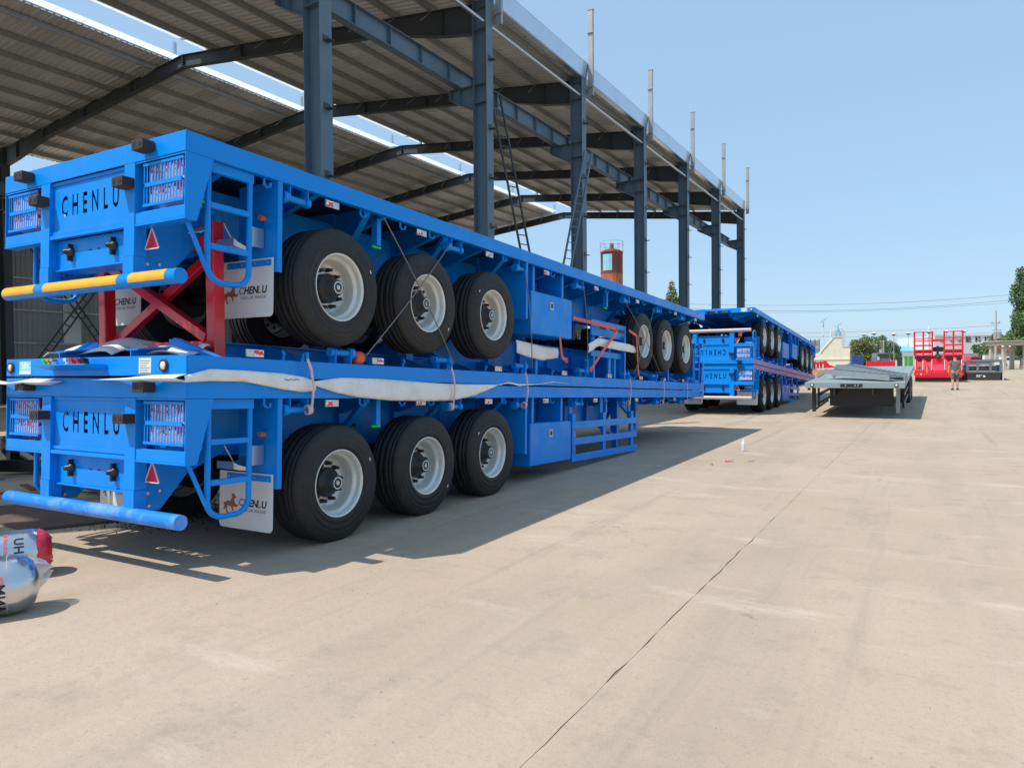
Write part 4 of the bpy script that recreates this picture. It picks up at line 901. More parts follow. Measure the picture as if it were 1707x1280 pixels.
for k in range(5200):
    x = rnd.gauss(-7.5, 0.45); y = rnd.gauss(5.05, 0.36); s = rnd.uniform(0.004, 0.013)
    gb.add([(x - s, y, 0.0), (x + s * 0.3, y - s, 0.0), (x + s, y + s * 0.6, 0.0), (x, y, s * 1.2)], [(0, 1, 3), (1, 2, 3), (2, 0, 3), (0, 2, 1)])
gv = gb.build('gravel', M['dust_dark']); stuff(gv); gv['label'] = 'dark loose gravel on the shaded floor'
pb_ = MB(); rnd = random.Random(17)
for k in range(420):
    x = rnd.uniform(-5.5, 3.0); y = rnd.uniform(2.2, 14) if k % 3 else rnd.uniform(2.0, 6); s = rnd.uniform(0.003, 0.009)
    pb_.add([(x - s, y, 0.0), (x + s * 0.3, y - s, 0.0), (x + s, y + s * 0.6, 0.0), (x, y, s)], [(0, 1, 3), (1, 2, 3), (2, 0, 3)])
pv = pb_.build('pebbles', M['stone_grey']); stuff(pv); pv['label'] = 'small loose pebbles scattered on the concrete'
T = thing('scrap_heap', 'dark heap of scrap steel at the left edge under the shed', 'scrap', (-12.0, 6.3, 0))
rnd = random.Random(8)
for k in range(16):
    b = MB(); a = Vector((rnd.uniform(-0.8, 0.8), rnd.uniform(-0.5, 0.5), rnd.uniform(0.05, 0.7))); d = Vector((rnd.uniform(-1, 1), rnd.uniform(-1, 1), rnd.uniform(-0.2, 0.3))) * 0.5
    b.bar(a - d, a + d, rnd.uniform(0.08, 0.25), rnd.uniform(0.05, 0.2)); b.build('scrap_piece', M['black'], T)
b = MB(); b.lathe([(0.0, 0.0), (0.034, 0.0), (0.036, 0.01), (0.033, 0.06), (0.036, 0.075), (0.036, 0.14), (0.030, 0.165), (0.014, 0.185), (0.013, 0.205), (0.0, 0.206)], 18, 'z')
T = tag(b.build('plastic_bottle', M['bottle'], None, (-2.99, 13.68, 0.002)), 'small clear plastic bottle standing on the sunlit concrete', 'bottle')
b = MB(); b.lathe([(0.016, 0.19), (0.016, 0.212), (0, 0.213)], 12, 'z'); b.build('bottle_cap', M['label'], T)
for (x, y, a, m, lb) in ((-2.85, 12.0, 0.4, 'red_film', 'crumpled red and white wrapper on the concrete'), (-2.55, 12.2, 1.0, 'timber', 'small brown scrap of paper beside the red wrapper'), (-3.0, 11.5, 0.2, 'black', 'black crumb of debris on the sunlit concrete')):
    b = MB(); rnd = random.Random(int(a * 10)); n = 7; vs = [(0.13 * (i / 6 - 0.5) * (1 if m != 'black' else .3), 0.05 * (j - 0.5) + rnd.uniform(-.02, .02), rnd.uniform(0.004, 0.03)) for i in range(n) for j in range(2)]
    b.add(vs, [(2 * i, 2 * i + 2, 2 * i + 3, 2 * i + 1) for i in range(n - 1)]); tag(b.build('litter', M[m], None, (x, y, 0.002), (0, 0, a)), lb, 'litter')

# ------------------------------------------------------------------ grey flatbed with loading ramps
GT = thing('grey_flatbed_trailer', 'grey flatbed trailer with folded steel ramps lying on its deck', 'trailer', (-1.95, 23.0, 1.06), (0.036, 0, 0))
GP = M['grey_paint']; GW = 1.30; GL = 12.5
b = MB(); b.box(-GW, GW, 0.0, 0.01, -0.16, 0.0); b.build('front_rail', GP, GT, bevel=0.006)
for s in (1, -1):
    x0, x1 = sorted((s * GW, s * (GW - 0.012))); b = MB(); b.box(x0, x1, 0.011, GL, -0.16, 0.0); b.build('side_rail', GP, GT)
    b = MB(); x = s * 0.5; b.prism([(0.02, -0.17), (0.02, -0.36), (3.2, -0.36), (4.0, -0.6), (GL, -0.6), (GL, -0.17)], 'x', x - 0.02, x + 0.02); b.build('main_beam', M['black'], GT)
    b = MB(); b.lathe([(0.0, -0.02), (0.03, -0.018), (0.034, 0.0)], 14, 'y'); lm = b.build('front_lamp', M['lens_white'], GT, (s * 1.1, -0.001, -0.075))
    b = MB(); b.lathe([(0.034, 0.0), (0.04, -0.018), (0.052, -0.012), (0.056, 0.0)], 14, 'y'); b.build('lamp_ring', M['rubber'], lm)
    b = MB(); b.box(s * 1.12 - 0.05, s * 1.12 + 0.05, 0.5, 0.62, -0.9, -0.17); s < 0 and b.bar((s * 1.12, 0.56, -0.86), (s * 0.72, 0.56, -0.55), 0.05, 0.06); b.build('landing_leg', GP if s > 0 else M['black'], GT)
    for y in (8.6, 9.95, 11.3): make_wheel(GT, s * 1.06, y, -0.86, s)
    b = MB(); b.box(s * 1.2 - 0.03, s * 1.2 + 0.03, 2.2, 6.4, -0.82, -0.74); b.box(s * 1.2 - 0.03, s * 1.2 + 0.03, 2.2, 6.4, -0.55, -0.47); b.box(s * 1.2 - 0.03, s * 1.2 + 0.03, 2.2, 2.28, -0.9, -0.17); b.build('side_guard', M['black'], GT)
b = MB(); b.box(-GW + 0.013, GW - 0.013, 0.011, GL, -0.03, -0.004); b.build('deck_floor', GP, GT)
for q in ((-0.72, 0.95, 0.9, 1.0, -0.75, -0.17), (-0.45, 0.45, 2.2, 2.3, -0.85, -0.17), (-0.9, 0.9, 3.2, 3.3, -0.95, -0.2)): b = MB(); b.box(*q); b.build('cross_frame', M['black'], GT)
b = MB(); b.box(-0.34, 0.24, -0.006, 0.0, -0.13, -0.035); cb = b.build('coupling_plate', M['black'], GT)
for k, x in enumerate((-0.2, 0.05, 0.13)):
    b = MB(); b.cyl((x, -0.006, -0.08), (x, -0.04, -0.08), 0.022, 10); b.build('coupling', M['galv'], cb)
b = MB(); b.cyl((-1.2, 0.1, -0.17), (-1.2, 0.1, -0.23), 0.04, 10); b.build('marker_socket', M['black'], GT)
for k in range(10):
    b = MB(); b.cyl((1.05 if k % 2 else -1.1, 1 + k, -0.004), (1.05 if k % 2 else -1.1, 1 + k, 0.015), 0.045, 10); b.build('lock_pin', M['galv'], GT)
def ramp(a, b_, wd, lab, grp):
    a = Vector(a); b_ = Vector(b_); T = thing('loading_ramp', lab, 'ramp', a, None, grp); d = (b_ - a); n = d.normalized(); s_ = n.cross(Vector((0, 0, 1))).normalized()
    for sg in (1, -1):
        m_ = MB(); m_.bar(s_ * (wd / 2 * sg), d + s_ * (wd / 2 * sg), 0.04, 0.16); m_.build('ramp_side', GP, T)
    k = int(d.length / 0.22); rg = MB(); rg.bar(-s_ * (wd / 2 - 0.021), s_ * (wd / 2 - 0.021), 0.06, 0.05); rme = rg.mesh('ramp_rung', GP)
    for i in range(k): link('ramp_rung', rme, T, d * ((i + 0.5) / k) + Vector((0, 0, 0.05)))
    p = MB(); p.bar(d * 0.02 + Vector((0, 0, 0.02)), d * 0.98 + Vector((0, 0, 0.02)), wd - 0.045, 0.03); p.build('ramp_plate', GP, T)
    e = MB(); q = n * 0.02; e.bar(d - q, d + n * 0.22 - Vector((0, 0, 0.32)), wd, 0.03, (s_.x, s_.y, 0.001)); 
    for sg in (1, -1):
        e2 = MB(); e2.bar(d + s_ * (wd / 2 * sg), d + n * 0.30 - Vector((0, 0, b_.z - a.z)) + s_ * (wd / 2 * sg), 0.05, 0.1); e2.build('ramp_foot', GP, T)
ramp((-0.85, 23.75, 1.18), (-2.75, 25.3, 1.37), 0.62, 'front grey ladder ramp lying crosswise on the grey flatbed deck', 'grey loading ramps')
ramp((-0.90, 25.0, 1.22), (-2.55, 27.2, 1.52), 0.62, 'rear grey ladder ramp raised behind the first one on the grey flatbed', 'grey loading ramps')

# ------------------------------------------------------------------ red lowbed trailer with raised ramps
RT = thing('red_lowbed_trailer', 'bright red lowbed trailer seen from behind with both ladder ramps raised', 'trailer', (0.36, 53.9, 0.45))
Q = M['trailer_red']
b = MB(); b.box(-1.35, 1.35, 0.4, 9.0, 0.75, 1.0); b.build('deck', Q, RT)
b = MB(); b.prism([(0.0, 0.30), (0.0, 0.75), (0.4, 1.7), (0.45, 1.7), (0.45, 0.30)], 'x', -1.30, 1.30); b.build('tail_slope', Q, RT)
b = MB(); b.box(-1.38, 1.38, -0.03, 0.1, 0.42, 0.62); b.build('rear_bumper', Q, RT)
for x in (-1.28, -0.85, -0.36, 0.36, 0.85, 1.28):
    b = MB(); b.bar((x, -0.02, 0.66), (x, 0.36, 1.72), 0.09, 0.09); b.build('tail_rib', Q, RT)
b = MB(); b.box(-0.32, 0.32, 0.05, 0.12, 0.72, 0.86); b.box(-0.31, 0.31, 0.15, 0.2, 1.0, 1.5); b.build('tail_panel', Q, RT)
for k in range(9):
    b = MB(); b.cyl((-0.5 + k * 0.125, -0.035, 0.5), (-0.5 + k * 0.125, -0.03, 0.5), 0.035, 10); b.build('lamp_hole', M['black'], RT)
for x in (-0.62, 0.55):
    b = MB(); b.box(x - 0.025, x + 0.025, -0.05, -0.02, 0.6, 0.95); b.build('yellow_post', M['yellow'], RT)
for sx in (-1, 1):
    x0 = sx * 0.83; fr = MB()
    for dx in (-0.5, 0.0, 0.5): fr.bar((x0 + dx, 0.2, 1.70), (x0 + dx, -0.05, 3.25), 0.09, 0.10)
    fr.build('ramp_frame', Q, RT)
    for f in (0.0, 0.09, 0.22, 0.42, 0.62, 0.72, 0.985):
        z = 1.72 + 1.5 * f; yy = 0.2 - 0.25 * f
        b = MB(); b.bar((x0 - 0.5, yy - 0.02, z), (x0 + 0.5, yy - 0.02, z), 0.06, 0.10 if f in (0.0, 0.42) else 0.06); b.build('ramp_rung', Q, RT)
    b = MB(); b.box(x0 - 0.5, x0 + 0.5, 0.24, 0.26, 1.85, 2.05); b.build('ramp_plate', M['trailer_red'], RT)
    b = MB(); b.box(x0 - 0.48, x0 + 0.48, 0.3, 0.7, 1.15, 1.45); b.build('spring_box', M['black'], RT)
    for yy in (1.6, 2.9): b = MB(); b.lathe([(0.2, -0.3), (0.45, -0.3), (0.5, -0.26), (0.5, 0.26), (0.45, 0.3), (0.2, 0.3)], 28, 'x', c=(0, 0, 0)); b.build('wheel', M['tyre'], RT, (sx * 0.95, yy, 0.5))
b = MB(); b.box(-0.35, 0.35, 0.28, 0.5, 1.95, 2.25); b.box(-0.10, 0.04, 0.12, 0.2, 1.72, 2.3); b.build('winch_frame', M['black'], RT)
b = MB(); b.lathe([(0.05, -0.1), (0.14, -0.1), (0.16, 0.0), (0.14, 0.1), (0.05, 0.1)], 12, 'y'); b.build('winch_drum', M['dust_dark'], RT, (-0.02, 0.1, 1.65))
b = MB(); b.box(-0.36, 0.36, 0.30, 0.40, 2.6, 2.75); b.build('ramp_tie', Q, RT)
for x in (-1.28, -0.85, -0.36, 0.36, 0.85, 1.28):
    b = MB(); b.bar((x, -0.075, 0.80), (x, 0.17, 1.42), 0.035, 0.01); b.build('reflective_strip', M['label'], RT)
for x in (-1.06, -0.6, 0.6, 1.06):
    b = MB(); b.bar((x, 0.02, 0.80), (x, 0.10, 1.0), 0.24, 0.02); b.build('tail_recess', M['rust_dark'], RT); b = MB(); b.box(x - 0.16, x + 0.16, 0.1, 0.2, 1.52, 1.69); b.build('hinge_box', M['black'], RT)
for x in (-1.2, -0.95, 0.95, 1.2): b = MB(); b.cyl((x, -0.06, 0.5), (x, -0.03, 0.5), 0.05, 12); b.build('tail_lamp', M['lens_white'] if abs(x) < 1 else M['orange'], RT)
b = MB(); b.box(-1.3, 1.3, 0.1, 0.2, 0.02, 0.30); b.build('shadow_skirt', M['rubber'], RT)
# ------------------------------------------------------------------ dark grey trailer with black rear flap
BT = thing('grey_tipping_trailer', 'dark grey trailer rear with three frame openings and a full width black flap', 'trailer', (3.0, 57.45, 0.5))
DG = mat('dark_grey_paint', (0.15, 0.18, 0.21), 0.5, 0, 0.1, 3)
for x in (-0.93, -0.36, 0.36, 0.93):
    b = MB(); b.box(x - 0.07, x + 0.07, -0.02, 0.10, 0.60, 1.22); b.build('rear_post', DG, BT)
for z0, z1 in ((1.2205, 1.38), (0.5, 0.599)):
    b = MB(); b.box(-1.0, 1.0, -0.04, 0.12, z0, z1); b.build('cross_rail', DG, BT)
b = MB(); b.box(-0.92, 0.92, 0.25, 0.3, 0.62, 0.95); b.build('inner_panel', DG, BT)
b = MB(); b.box(-0.28, 0.28, 0.02, 0.05, 0.98, 1.2); b.build('number_panel', M['grey_paint'], BT)
b = MB(); b.box(-1.0, 1.0, 0.13, 8.0, 1.2, 1.36); b.build('deck', DG, BT)
b = MB(); b.prism([(-0.95, 0.499), (0.95, 0.499), (0.93, 0.08), (0.88, 0.03), (-0.88, 0.03), (-0.93, 0.08)], 'y', -0.01, 0.0); fl = b.build('rear_flap', M['rubber'], BT)
for x0, x1, z0, z1 in ((-0.42, -0.32, 0.30, 0.36), (-0.30, -0.2, 0.30, 0.36), (-0.42, -0.2, 0.22, 0.27), (-0.04, 0.04, 0.2, 0.34), (0.05, 0.09, 0.22, 0.30), (-0.15, -0.11, 0.31, 0.37)):
    b = MB(); b.box(x0, x1, -0.013, -0.0105, z0, z1); b.build('flap_print', M['label'], fl)
for s in (1, -1):
    for yy in (1.4, 2.7): b = MB(); b.lathe([(0.2, -0.18), (0.45, -0.18), (0.5, -0.14), (0.5, 0.14), (0.45, 0.18), (0.2, 0.18)], 28, 'x'); b.build('wheel', M['tyre'], BT, (s * 1.0, yy, 0.5))
    b = MB(); b.box(s * 1.06 - 0.03, s * 1.06 + 0.03, -0.02, 0.2, 0.02, 1.2); b.build('corner_guard', M['label'] if s > 0 else M['black'], BT)

# ------------------------------------------------------------------ man walking away
def person(loc, ang, label):
    T = thing('person', label, 'person', loc, (0, 0, ang))
    def skin(name, joints, edges, m, root=0, sub=2):
        me = bpy.data.meshes.new(name); me.from_pydata([j[0] for j in joints], edges, [])
        o = bpy.data.objects.new(name, me); COL.objects.link(o)
        o.modifiers.new('skin', 'SKIN')
        for i, j in enumerate(joints): me.skin_vertices[0].data[i].radius = (j[1], j[2] if len(j) > 2 else j[1])
        me.skin_vertices[0].data[root].use_root = True
        s_ = o.modifiers.new('sub', 'SUBSURF'); s_.levels = sub; s_.render_levels = sub
        bpy.context.view_layer.update(); nm = bpy.data.meshes.new_from_object(o.evaluated_get(bpy.context.evaluated_depsgraph_get()))
        bpy.data.objects.remove(o); nm.materials.clear(); nm.materials.append(m)
        for p in nm.polygons: p.use_smooth = True
        return link(name, nm, T)
    # y forward; pelvis first
    J = [((0, 0, 0.93), 0.15, 0.11), ((0, 0.0, 1.12), 0.14, 0.10), ((0, 0.01, 1.34), 0.17, 0.10), ((0, 0.02, 1.46), 0.07), ((0, 0.035, 1.53), 0.055), ((0, 0.045, 1.60), 0.085, 0.095), ((0, 0.045, 1.68), 0.075, 0.085),
         ((0.19, 0.0, 1.40), 0.06), ((0.25, -0.02, 1.14), 0.048), ((0.23, 0.08, 0.90), 0.036), ((0.22, 0.12, 0.82), 0.032, 0.02), ((-0.19, 0.0, 1.40), 0.06), ((-0.25, -0.03, 1.15), 0.048), ((-0.24, 0.03, 0.90), 0.036), ((-0.23, 0.06, 0.82), 0.032, 0.02),
         ((0.10, 0.0, 0.86), 0.095), ((0.11, 0.09, 0.50), 0.062), ((0.11, 0.02, 0.28), 0.055), ((0.12, 0.02, 0.09), 0.038), ((0.13, 0.16, 0.035), 0.032), ((-0.10, 0.0, 0.86), 0.095), ((-0.11, -0.02, 0.50), 0.062), ((-0.11, -0.13, 0.28), 0.055), ((-0.12, -0.17, 0.10), 0.038), ((-0.13, -0.04, 0.035), 0.032)]
    E_ = [(0, 1), (1, 2), (2, 3), (3, 4), (4, 5), (5, 6), (2, 7), (7, 8), (8, 9), (9, 10), (2, 11), (11, 12), (12, 13), (13, 14), (0, 15), (15, 16), (16, 17), (17, 18), (18, 19), (0, 20), (20, 21), (21, 22), (22, 23), (23, 24)]
    skin('body', J, E_, M['skin'])
    skin('shirt', [((0, 0, 0.88), 0.175, 0.135), ((0, 0, 1.1), 0.17, 0.125), ((0, 0.01, 1.34), 0.19, 0.125), ((0, 0.02, 1.445), 0.10), ((0.18, 0.0, 1.40), 0.085), ((0.235, -0.01, 1.20), 0.075), ((-0.18, 0, 1.40), 0.085), ((-0.235, -0.02, 1.20), 0.075)], [(0, 1), (1, 2), (2, 3), (2, 4), (4, 5), (2, 6), (6, 7)], M['shirt'])
    skin('shorts', [((0, 0, 0.94), 0.17, 0.13), ((0.10, 0.01, 0.82), 0.115), ((0.115, 0.075, 0.52), 0.105), ((-0.10, 0.0, 0.82), 0.115), ((-0.115, -0.01, 0.52), 0.105)], [(0, 1), (1, 2), (0, 3), (3, 4)], M['shorts'])
    skin('hair', [((0, 0.02, 1.61), 0.088, 0.09), ((0, 0.035, 1.70), 0.085, 0.095)], [(0, 1)], M['hair'])
    for x, y in ((0.13, 0.10), (-0.13, -0.10)):
        b = MB(); b.box(x - 0.05, x + 0.05, y - 0.13, y + 0.13, 0.005, 0.07); b.build('shoe', M['black'], T, bevel=0.02)
    for s in (1, -1):
        hx, hy = (0.22, 0.12) if s > 0 else (-0.23, 0.06)
        for k in range(4): b = MB(); b.tube([(hx - 0.0, hy - 0.028 + 0.018 * k, 0.80), (hx - s * 0.005, hy - 0.03 + 0.02 * k, 0.76), (hx - s * 0.02, hy - 0.03 + 0.02 * k, 0.725)], 0.009, 6); b.build('finger', M['skin'], T)
    return T
person((1.01, 42.6, gz(42.6)), R(8), 'man in a grey T-shirt and knee length shorts walking away from the viewer')

# ------------------------------------------------------------------ trees
def crown(name, blobs, n, leaf, m, parent, seed=0):
    rnd = np.random.RandomState(seed); vs = []; fs = []
    w_ = np.array([b[3] * b[4] * b[5] for b in blobs]); w_ = w_ / w_.sum(); ch = rnd.choice(len(blobs), n, p=w_)
    for i in range(n):
        cx_, cy_, cz_, rx, ry, rz = blobs[ch[i]]
        d = rnd.normal(size=3); d /= np.linalg.norm(d); rad = rnd.uniform(0.45, 1.06)
        p = np.array([cx_, cy_, cz_]) + d * np.array([rx, ry, rz]) * rad
        a = rnd.normal(size=3); a /= np.linalg.norm(a); b_ = np.cross(a, rnd.normal(size=3)); b_ /= np.linalg.norm(b_); s = leaf * rnd.uniform(0.6, 1.4)
        o = len(vs); vs += [tuple(p - a * s), tuple(p + b_ * s * 0.55), tuple(p + a * s), tuple(p - b_ * s * 0.55)]; fs.append((o, o + 1, o + 2, o + 3))
    b = MB(); b.add(vs, fs); return b.build(name, m, parent)
def tree(label, loc, h, cw, blobs, n, leaf, m, seed, group=None, trunk=0.14, name='tree'):
    T = thing(name, label, 'tree', loc, (0, 0, 0), group); b = MB(); b.cyl((0, 0, -0.1), (0.03 * h, 0, h * 0.6), trunk, 9, trunk * 0.45)
    rnd = random.Random(seed)
    for k in range(7):
        z = h * rnd.uniform(0.25, 0.6); a = rnd.uniform(0, 6.28); b.cyl((0.03 * h * z / (h * .6), 0, z), (cw * 0.6 * math.cos(a), cw * 0.6 * math.sin(a), z + h * 0.22), trunk * 0.35, 6, trunk * 0.1)
    b.build('trunk', M['bark'], T); crown('crown', blobs, n, leaf, m, T, seed); return T
rnd = random.Random(21)
tree('round bushy green tree beyond the grey flatbed', (-5.81, 79.7, gz(79.7)), 3.6, 1.4, [(0, 0, 1.7, 1.35, 1.3, 1.4)] + [(rnd.uniform(-1.1, 1.1), rnd.uniform(-1, 1), rnd.uniform(0.9, 3.0), 0.62, 0.62, 0.55) for _ in range(14)], 9000, 0.085, M['leaf'], 3)
pop = [(0.0, 0, 1.5 + k * 0.62, 0.75 + 0.55 * math.sin(min(1, k / 5) * 1.57) - 0.045 * k, 0.8, 0.62) for k in range(16)]
tree('tall columnar poplar tree at the right edge behind the gate', (8.75, 99.6, gz(99)), 10.6, 1.0, pop + [(rnd.uniform(-0.9, 0.7), rnd.uniform(-0.8, 0.8), rnd.uniform(2, 10), 0.5, 0.5, 0.6) for _ in range(22)], 10500, 0.12, M['leaf_dark'], 4, trunk=0.2)
tree('broad green tree at the right edge in front of the poplar trunk', (9.6, 96.5, gz(96)), 6, 1.5, [(rnd.uniform(-1.6, 1.6), rnd.uniform(-1, 1), rnd.uniform(2.6, 5.8), 0.9, 0.9, 0.8) for _ in range(14)], 6000, 0.13, M['leaf_dark'], 5)
tree('small light green tree beside the utility pole', (7.6, 119.5, gz(119)), 4.2, 1.0, [(rnd.uniform(-1.1, 1.0), rnd.uniform(-1, 1), rnd.uniform(1.6, 4.0), 0.7, 0.7, 0.6) for _ in range(12)], 4500, 0.13, M['leaf'], 6)
tree('grey green shrub below the lettered white building', (6.6, 126.0, gz(126)), 2.6, 1.0, [(rnd.uniform(-1.1, 1.2), rnd.uniform(-1, 1), rnd.uniform(0.8, 2.6), 0.7, 0.7, 0.6) for _ in range(9)], 2500, 0.13, M['leaf_dark'], 7)
tree('conical green treetop behind the rusty tank and shed columns', (-27.8, 87.9, gz(88)), 11.0, 1.6, [(0, 0, 4 + k * 0.75, 1.9 - 0.17 * k, 1.9 - 0.17 * k, 0.8) for k in range(10)] + [(rnd.uniform(-1.1, 1.1), rnd.uniform(-1, 1), rnd.uniform(5, 9), 0.6, 0.6, 0.5) for _ in range(12)], 9000, 0.15, M['leaf'], 8)
for k in range(5):
    x = -8.6 + k * 0.9; tree(('low', 'narrow', 'dense', 'ragged', 'small')[k] + ' dark green treetop in the row behind the cream ramp block', (x, 112 + k * 3, gz(112)), 3.4 + (k % 3) * 0.6, 0.9, [(rnd.uniform(-0.8, 0.8), rnd.uniform(-.6, .6), rnd.uniform(1.4, 3.5 + (k % 3) * 0.5), 0.6, 0.6, 0.55) for _ in range(8)], 1800, 0.13, M['leaf_dark'], 30 + k, 'trees behind the cream block')
for k in range(3):
    tree(('ragged', 'dark', 'rounded')[k] + ' tree seen through the gate opening', (9.0 + k * 2.2, 124 + k * 4, gz(124)), 4.6, 1.2, [(rnd.uniform(-1.2, 1.2), rnd.uniform(-1, 1), rnd.uniform(1.6, 4.4), 0.9, 0.9, 0.75) for _ in range(9)], 2500, 0.16, M['leaf_dark'], 50 + k, 'trees beyond the gate')

# ------------------------------------------------------------------ yard background
T = thing('cream_ramp_block', 'large cream painted steel block with a sloping side and stepped right edge', 'ramp block', (-7.2, 64.6, gz(64)))
P0 = [(-1.45, 0.0), (-1.45, 1.98), (-0.75, 2.02), (0.28, 3.27), (0.92, 3.27), (0.92, 2.5), (1.5, 2.5), (1.5, 1.15), (0.92, 0.95), (0.92, 0.0)]
b = MB(); b.prism([(u, v) for u, v in P0], 'y', 0.0, 1.6); b.build('block_body', M['cream'], T, (0, 0, 0), (0, 0, R(12)), bevel=0.02)
b = MB(); b.box(-1.44, 1.49, -0.05, -0.002, 1.45, 1.55); b.build('block_ledge', M['cream'], T, (0, 0, 0), (0, 0, R(12)))
b = MB(); b.bar((-0.75, -0.03, 2.06), (0.28, -0.03, 3.31), 0.05, 0.06); b.box(0.28, 0.92, -0.05, 0.0, 3.275, 3.33); b.box(0.93, 1.5, -0.05, 0.0, 2.505, 2.56); b.build('block_edge', M['cream'], T, (0, 0, 0), (0, 0, R(12)))
T = thing('red_machine_frame', 'low red welded machine frame in front of the cream block', 'machine', (-6.9, 56.0, gz(56)))
for k in range(4):
    b = MB(); b.box(-0.65 + k * 0.22, -0.53 + k * 0.22, -0.2, 0.2, 0.85, 1.30 + 0.1 * (k % 2)); b.build('frame_post', Q, T)
b = MB(); b.box(-0.7, 0.2, -0.25, 0.25, 1.2, 1.36); b.build('frame_bar', Q, T)
b = MB(); b.prism([(0.25, 0.9), (0.25, 1.45), (0.4, 1.42), (0.6, 1.15), (1.0, 1.0), (1.1, 0.95)], 'y', -0.2, 0.2); b.build('machine_arm', Q, T)
b = MB(); b.box(-0.75, 1.0, -0.3, 0.3, 0.0, 0.88); b.build('machine_base', M['label'], T)
b = MB(); rnd2 = random.Random(6); n = 22; vs = []
for i in range(n):
    for j in range(n):
        u, v = i / (n - 1) * 2 - 1, j / (n - 1) * 2 - 1; h = max(0, 1 - (u * u + v * v)) ** 0.6
        vs.append((u * 1.35, v * 1.2, h * 0.85 + rnd2.uniform(-0.06, 0.06) * (h > 0)))
b.add(vs, [(i * n + j, (i + 1) * n + j, (i + 1) * n + j + 1, i * n + j + 1) for i in range(n - 1) for j in range(n - 1)]); tag(b.build('soil_heap', M['soil'], None, (-6.8, 53.4, gz(53))), 'heap of orange brown soil beside the far trailer stack', 'soil heap')
b = MB(); b.box(-0.55, 0.55, -0.4, 0.4, 0.0, 1.78); T = tag(b.build('storage_box', M['blue_box'], None, (-6.3, 77.1, gz(77)), (0, 0, R(25))), 'faded blue metal box left of the bushy tree', 'box')
b = MB()
for k in range(8): b.box(-0.52 + k * 0.14, -0.46 + k * 0.14, -0.43, -0.402, 0.1, 1.7)
b.build('box_rib', M['blue_box'], T)
T = thing('grey_truck', 'grey truck cab standing behind a red side board', 'truck', (-3.8, 74.4, gz(74)), (0, 0, R(25)))
b = MB(); b.prism([(-0.6, 0.6), (-0.6, 1.55), (-0.5, 1.95), (0.5, 1.95), (0.6, 1.55), (0.6, 0.6)], 'y', 0, 1.2); b.build('cab', DG, T)
b = MB(); b.box(-0.48, 0.48, -0.02, -0.002, 1.5, 1.85); b.build('windscreen', M['window'], T)
b = MB(); b.box(-0.55, -0.4, -0.12, -0.03, 1.3, 1.6); b.build('mirror', M['label'], T)
for x in (-0.45, 0.45): b = MB(); b.lathe([(0.1, -0.12), (0.4, -0.12), (0.42, 0), (0.4, 0.12), (0.1, 0.12)], 20, 'x'); b.build('wheel', M['tyre'], T, (x, 0.5, 0.42))
T = thing('red_side_board', 'row of red trailer side boards below the grey truck cab', 'side board', (-3.93, 73.0, gz(73)), (0, 0, R(28)))
for k in range(5):
    b = MB(); b.box(-1.25 + k * 0.5, -0.79 + k * 0.5, 0, 0.08, 0.6, 1.22); b.build('board_panel', Q, T)
for k in range(6):
    b = MB(); b.box(-1.285 + k * 0.5, -1.255 + k * 0.5, -0.02, 0.1, 0.0, 1.26); b.build('board_post', Q, T)
# low workshop with cyan roof
T = thing('workshop', 'low white workshop with a cyan roof left of the red lowbed trailer', 'building', (-5.6, 146.8, gz(147)), (0, 0, R(30)))
b = MB(); b.box(-3.4, 3.4, 0, 6, 0, 2.6); b.build('wall', M['white'], T)
b = MB(); b.prism([(-0.3, 2.62), (3.0, 3.55), (6.3, 2.62), (6.3, 2.70), (3.0, 3.65), (-0.3, 2.72)], 'x', -3.6, 3.6); b.build('roof', M['cyan_roof'], T)
b = MB(); b.box(1.6, 3.1, -0.06, -0.01, 0.0, 1.75); b.build('green_door', M['green_panel'], T)
b = MB(); b.box(0.3, 1.2, -0.06, -0.01, 0.0, 1.6); b.build('door', M['window'], T)
for k in range(4): b = MB(); b.box(-3.1 + k * 0.8, -2.6 + k * 0.8, -0.05, -0.01, 1.0, 1.7); b.build('window', M['window'], T)
# striped pylon
T = thing('striped_pylon', 'white and blue chevron striped pylon behind the cream block', 'pylon', (-10.5, 103.5, gz(103)), (0, 0, R(30)))
b = MB(); b.prism([(-0.35, 0), (0.35, 0), (0.35, 4.6), (0, 5.5), (-0.35, 4.6)], 'y', 0.05, 0.5); b.build('pylon_core', M['pale_blue'], T)
for k in range(9):
    z = 2.0 + k * 0.32
    for s in (1, -1):
        b = MB(); b.bar((s * 0.36, 0.2, z + 0.75), (s * 0.85, 0.2, z + 0.35), 0.12, 0.13); b.build('chevron', M['label'], T)
for s in (1, -1): b = MB(); b.box(s * 0.9 - 0.05, s * 0.9 + 0.05, 0.1, 0.3, 0, 4.9); b.build('pylon_post', M['label'], T)
GLS = 'solar street lamps behind the cream block'
for (x, y, h, lb) in ((-9.65, 81.0, 5.55, 'taller solar street lamp left of the cream block'), (-8.9, 87.2, 5.2, 'shorter solar street lamp above the cream block top')):
    T = thing('solar_lamp', lb, 'street lamp', (x, y, gz(y)), (0, 0, R(20)), GLS)
    b = MB(); b.cyl((0, 0, 0), (0, 0, h - 0.3), 0.06, 10, 0.04); b.build('pole', M['label'], T)
    b = MB(); b.bar((-0.32, 0, h - 0.38), (0.32, 0, h + 0.06), 0.45, 0.04, (0, 0, 1)); b.build('solar_panel', M['galv'], T)
    b = MB(); b.bar((0, 0, h - 0.75), (-0.4, 0, h - 0.62), 0.1, 0.05); b.box(-0.1, 0.1, -0.1, 0.1, h - 1.75, h - 1.45); b.build('lamp_head', M['label'], T)
T = thing('billboard_frame', 'pale panelled billboard on dark steel frame left of the cream block', 'billboard', (-11.1, 86.0, gz(86)), (0, 0, R(28)))
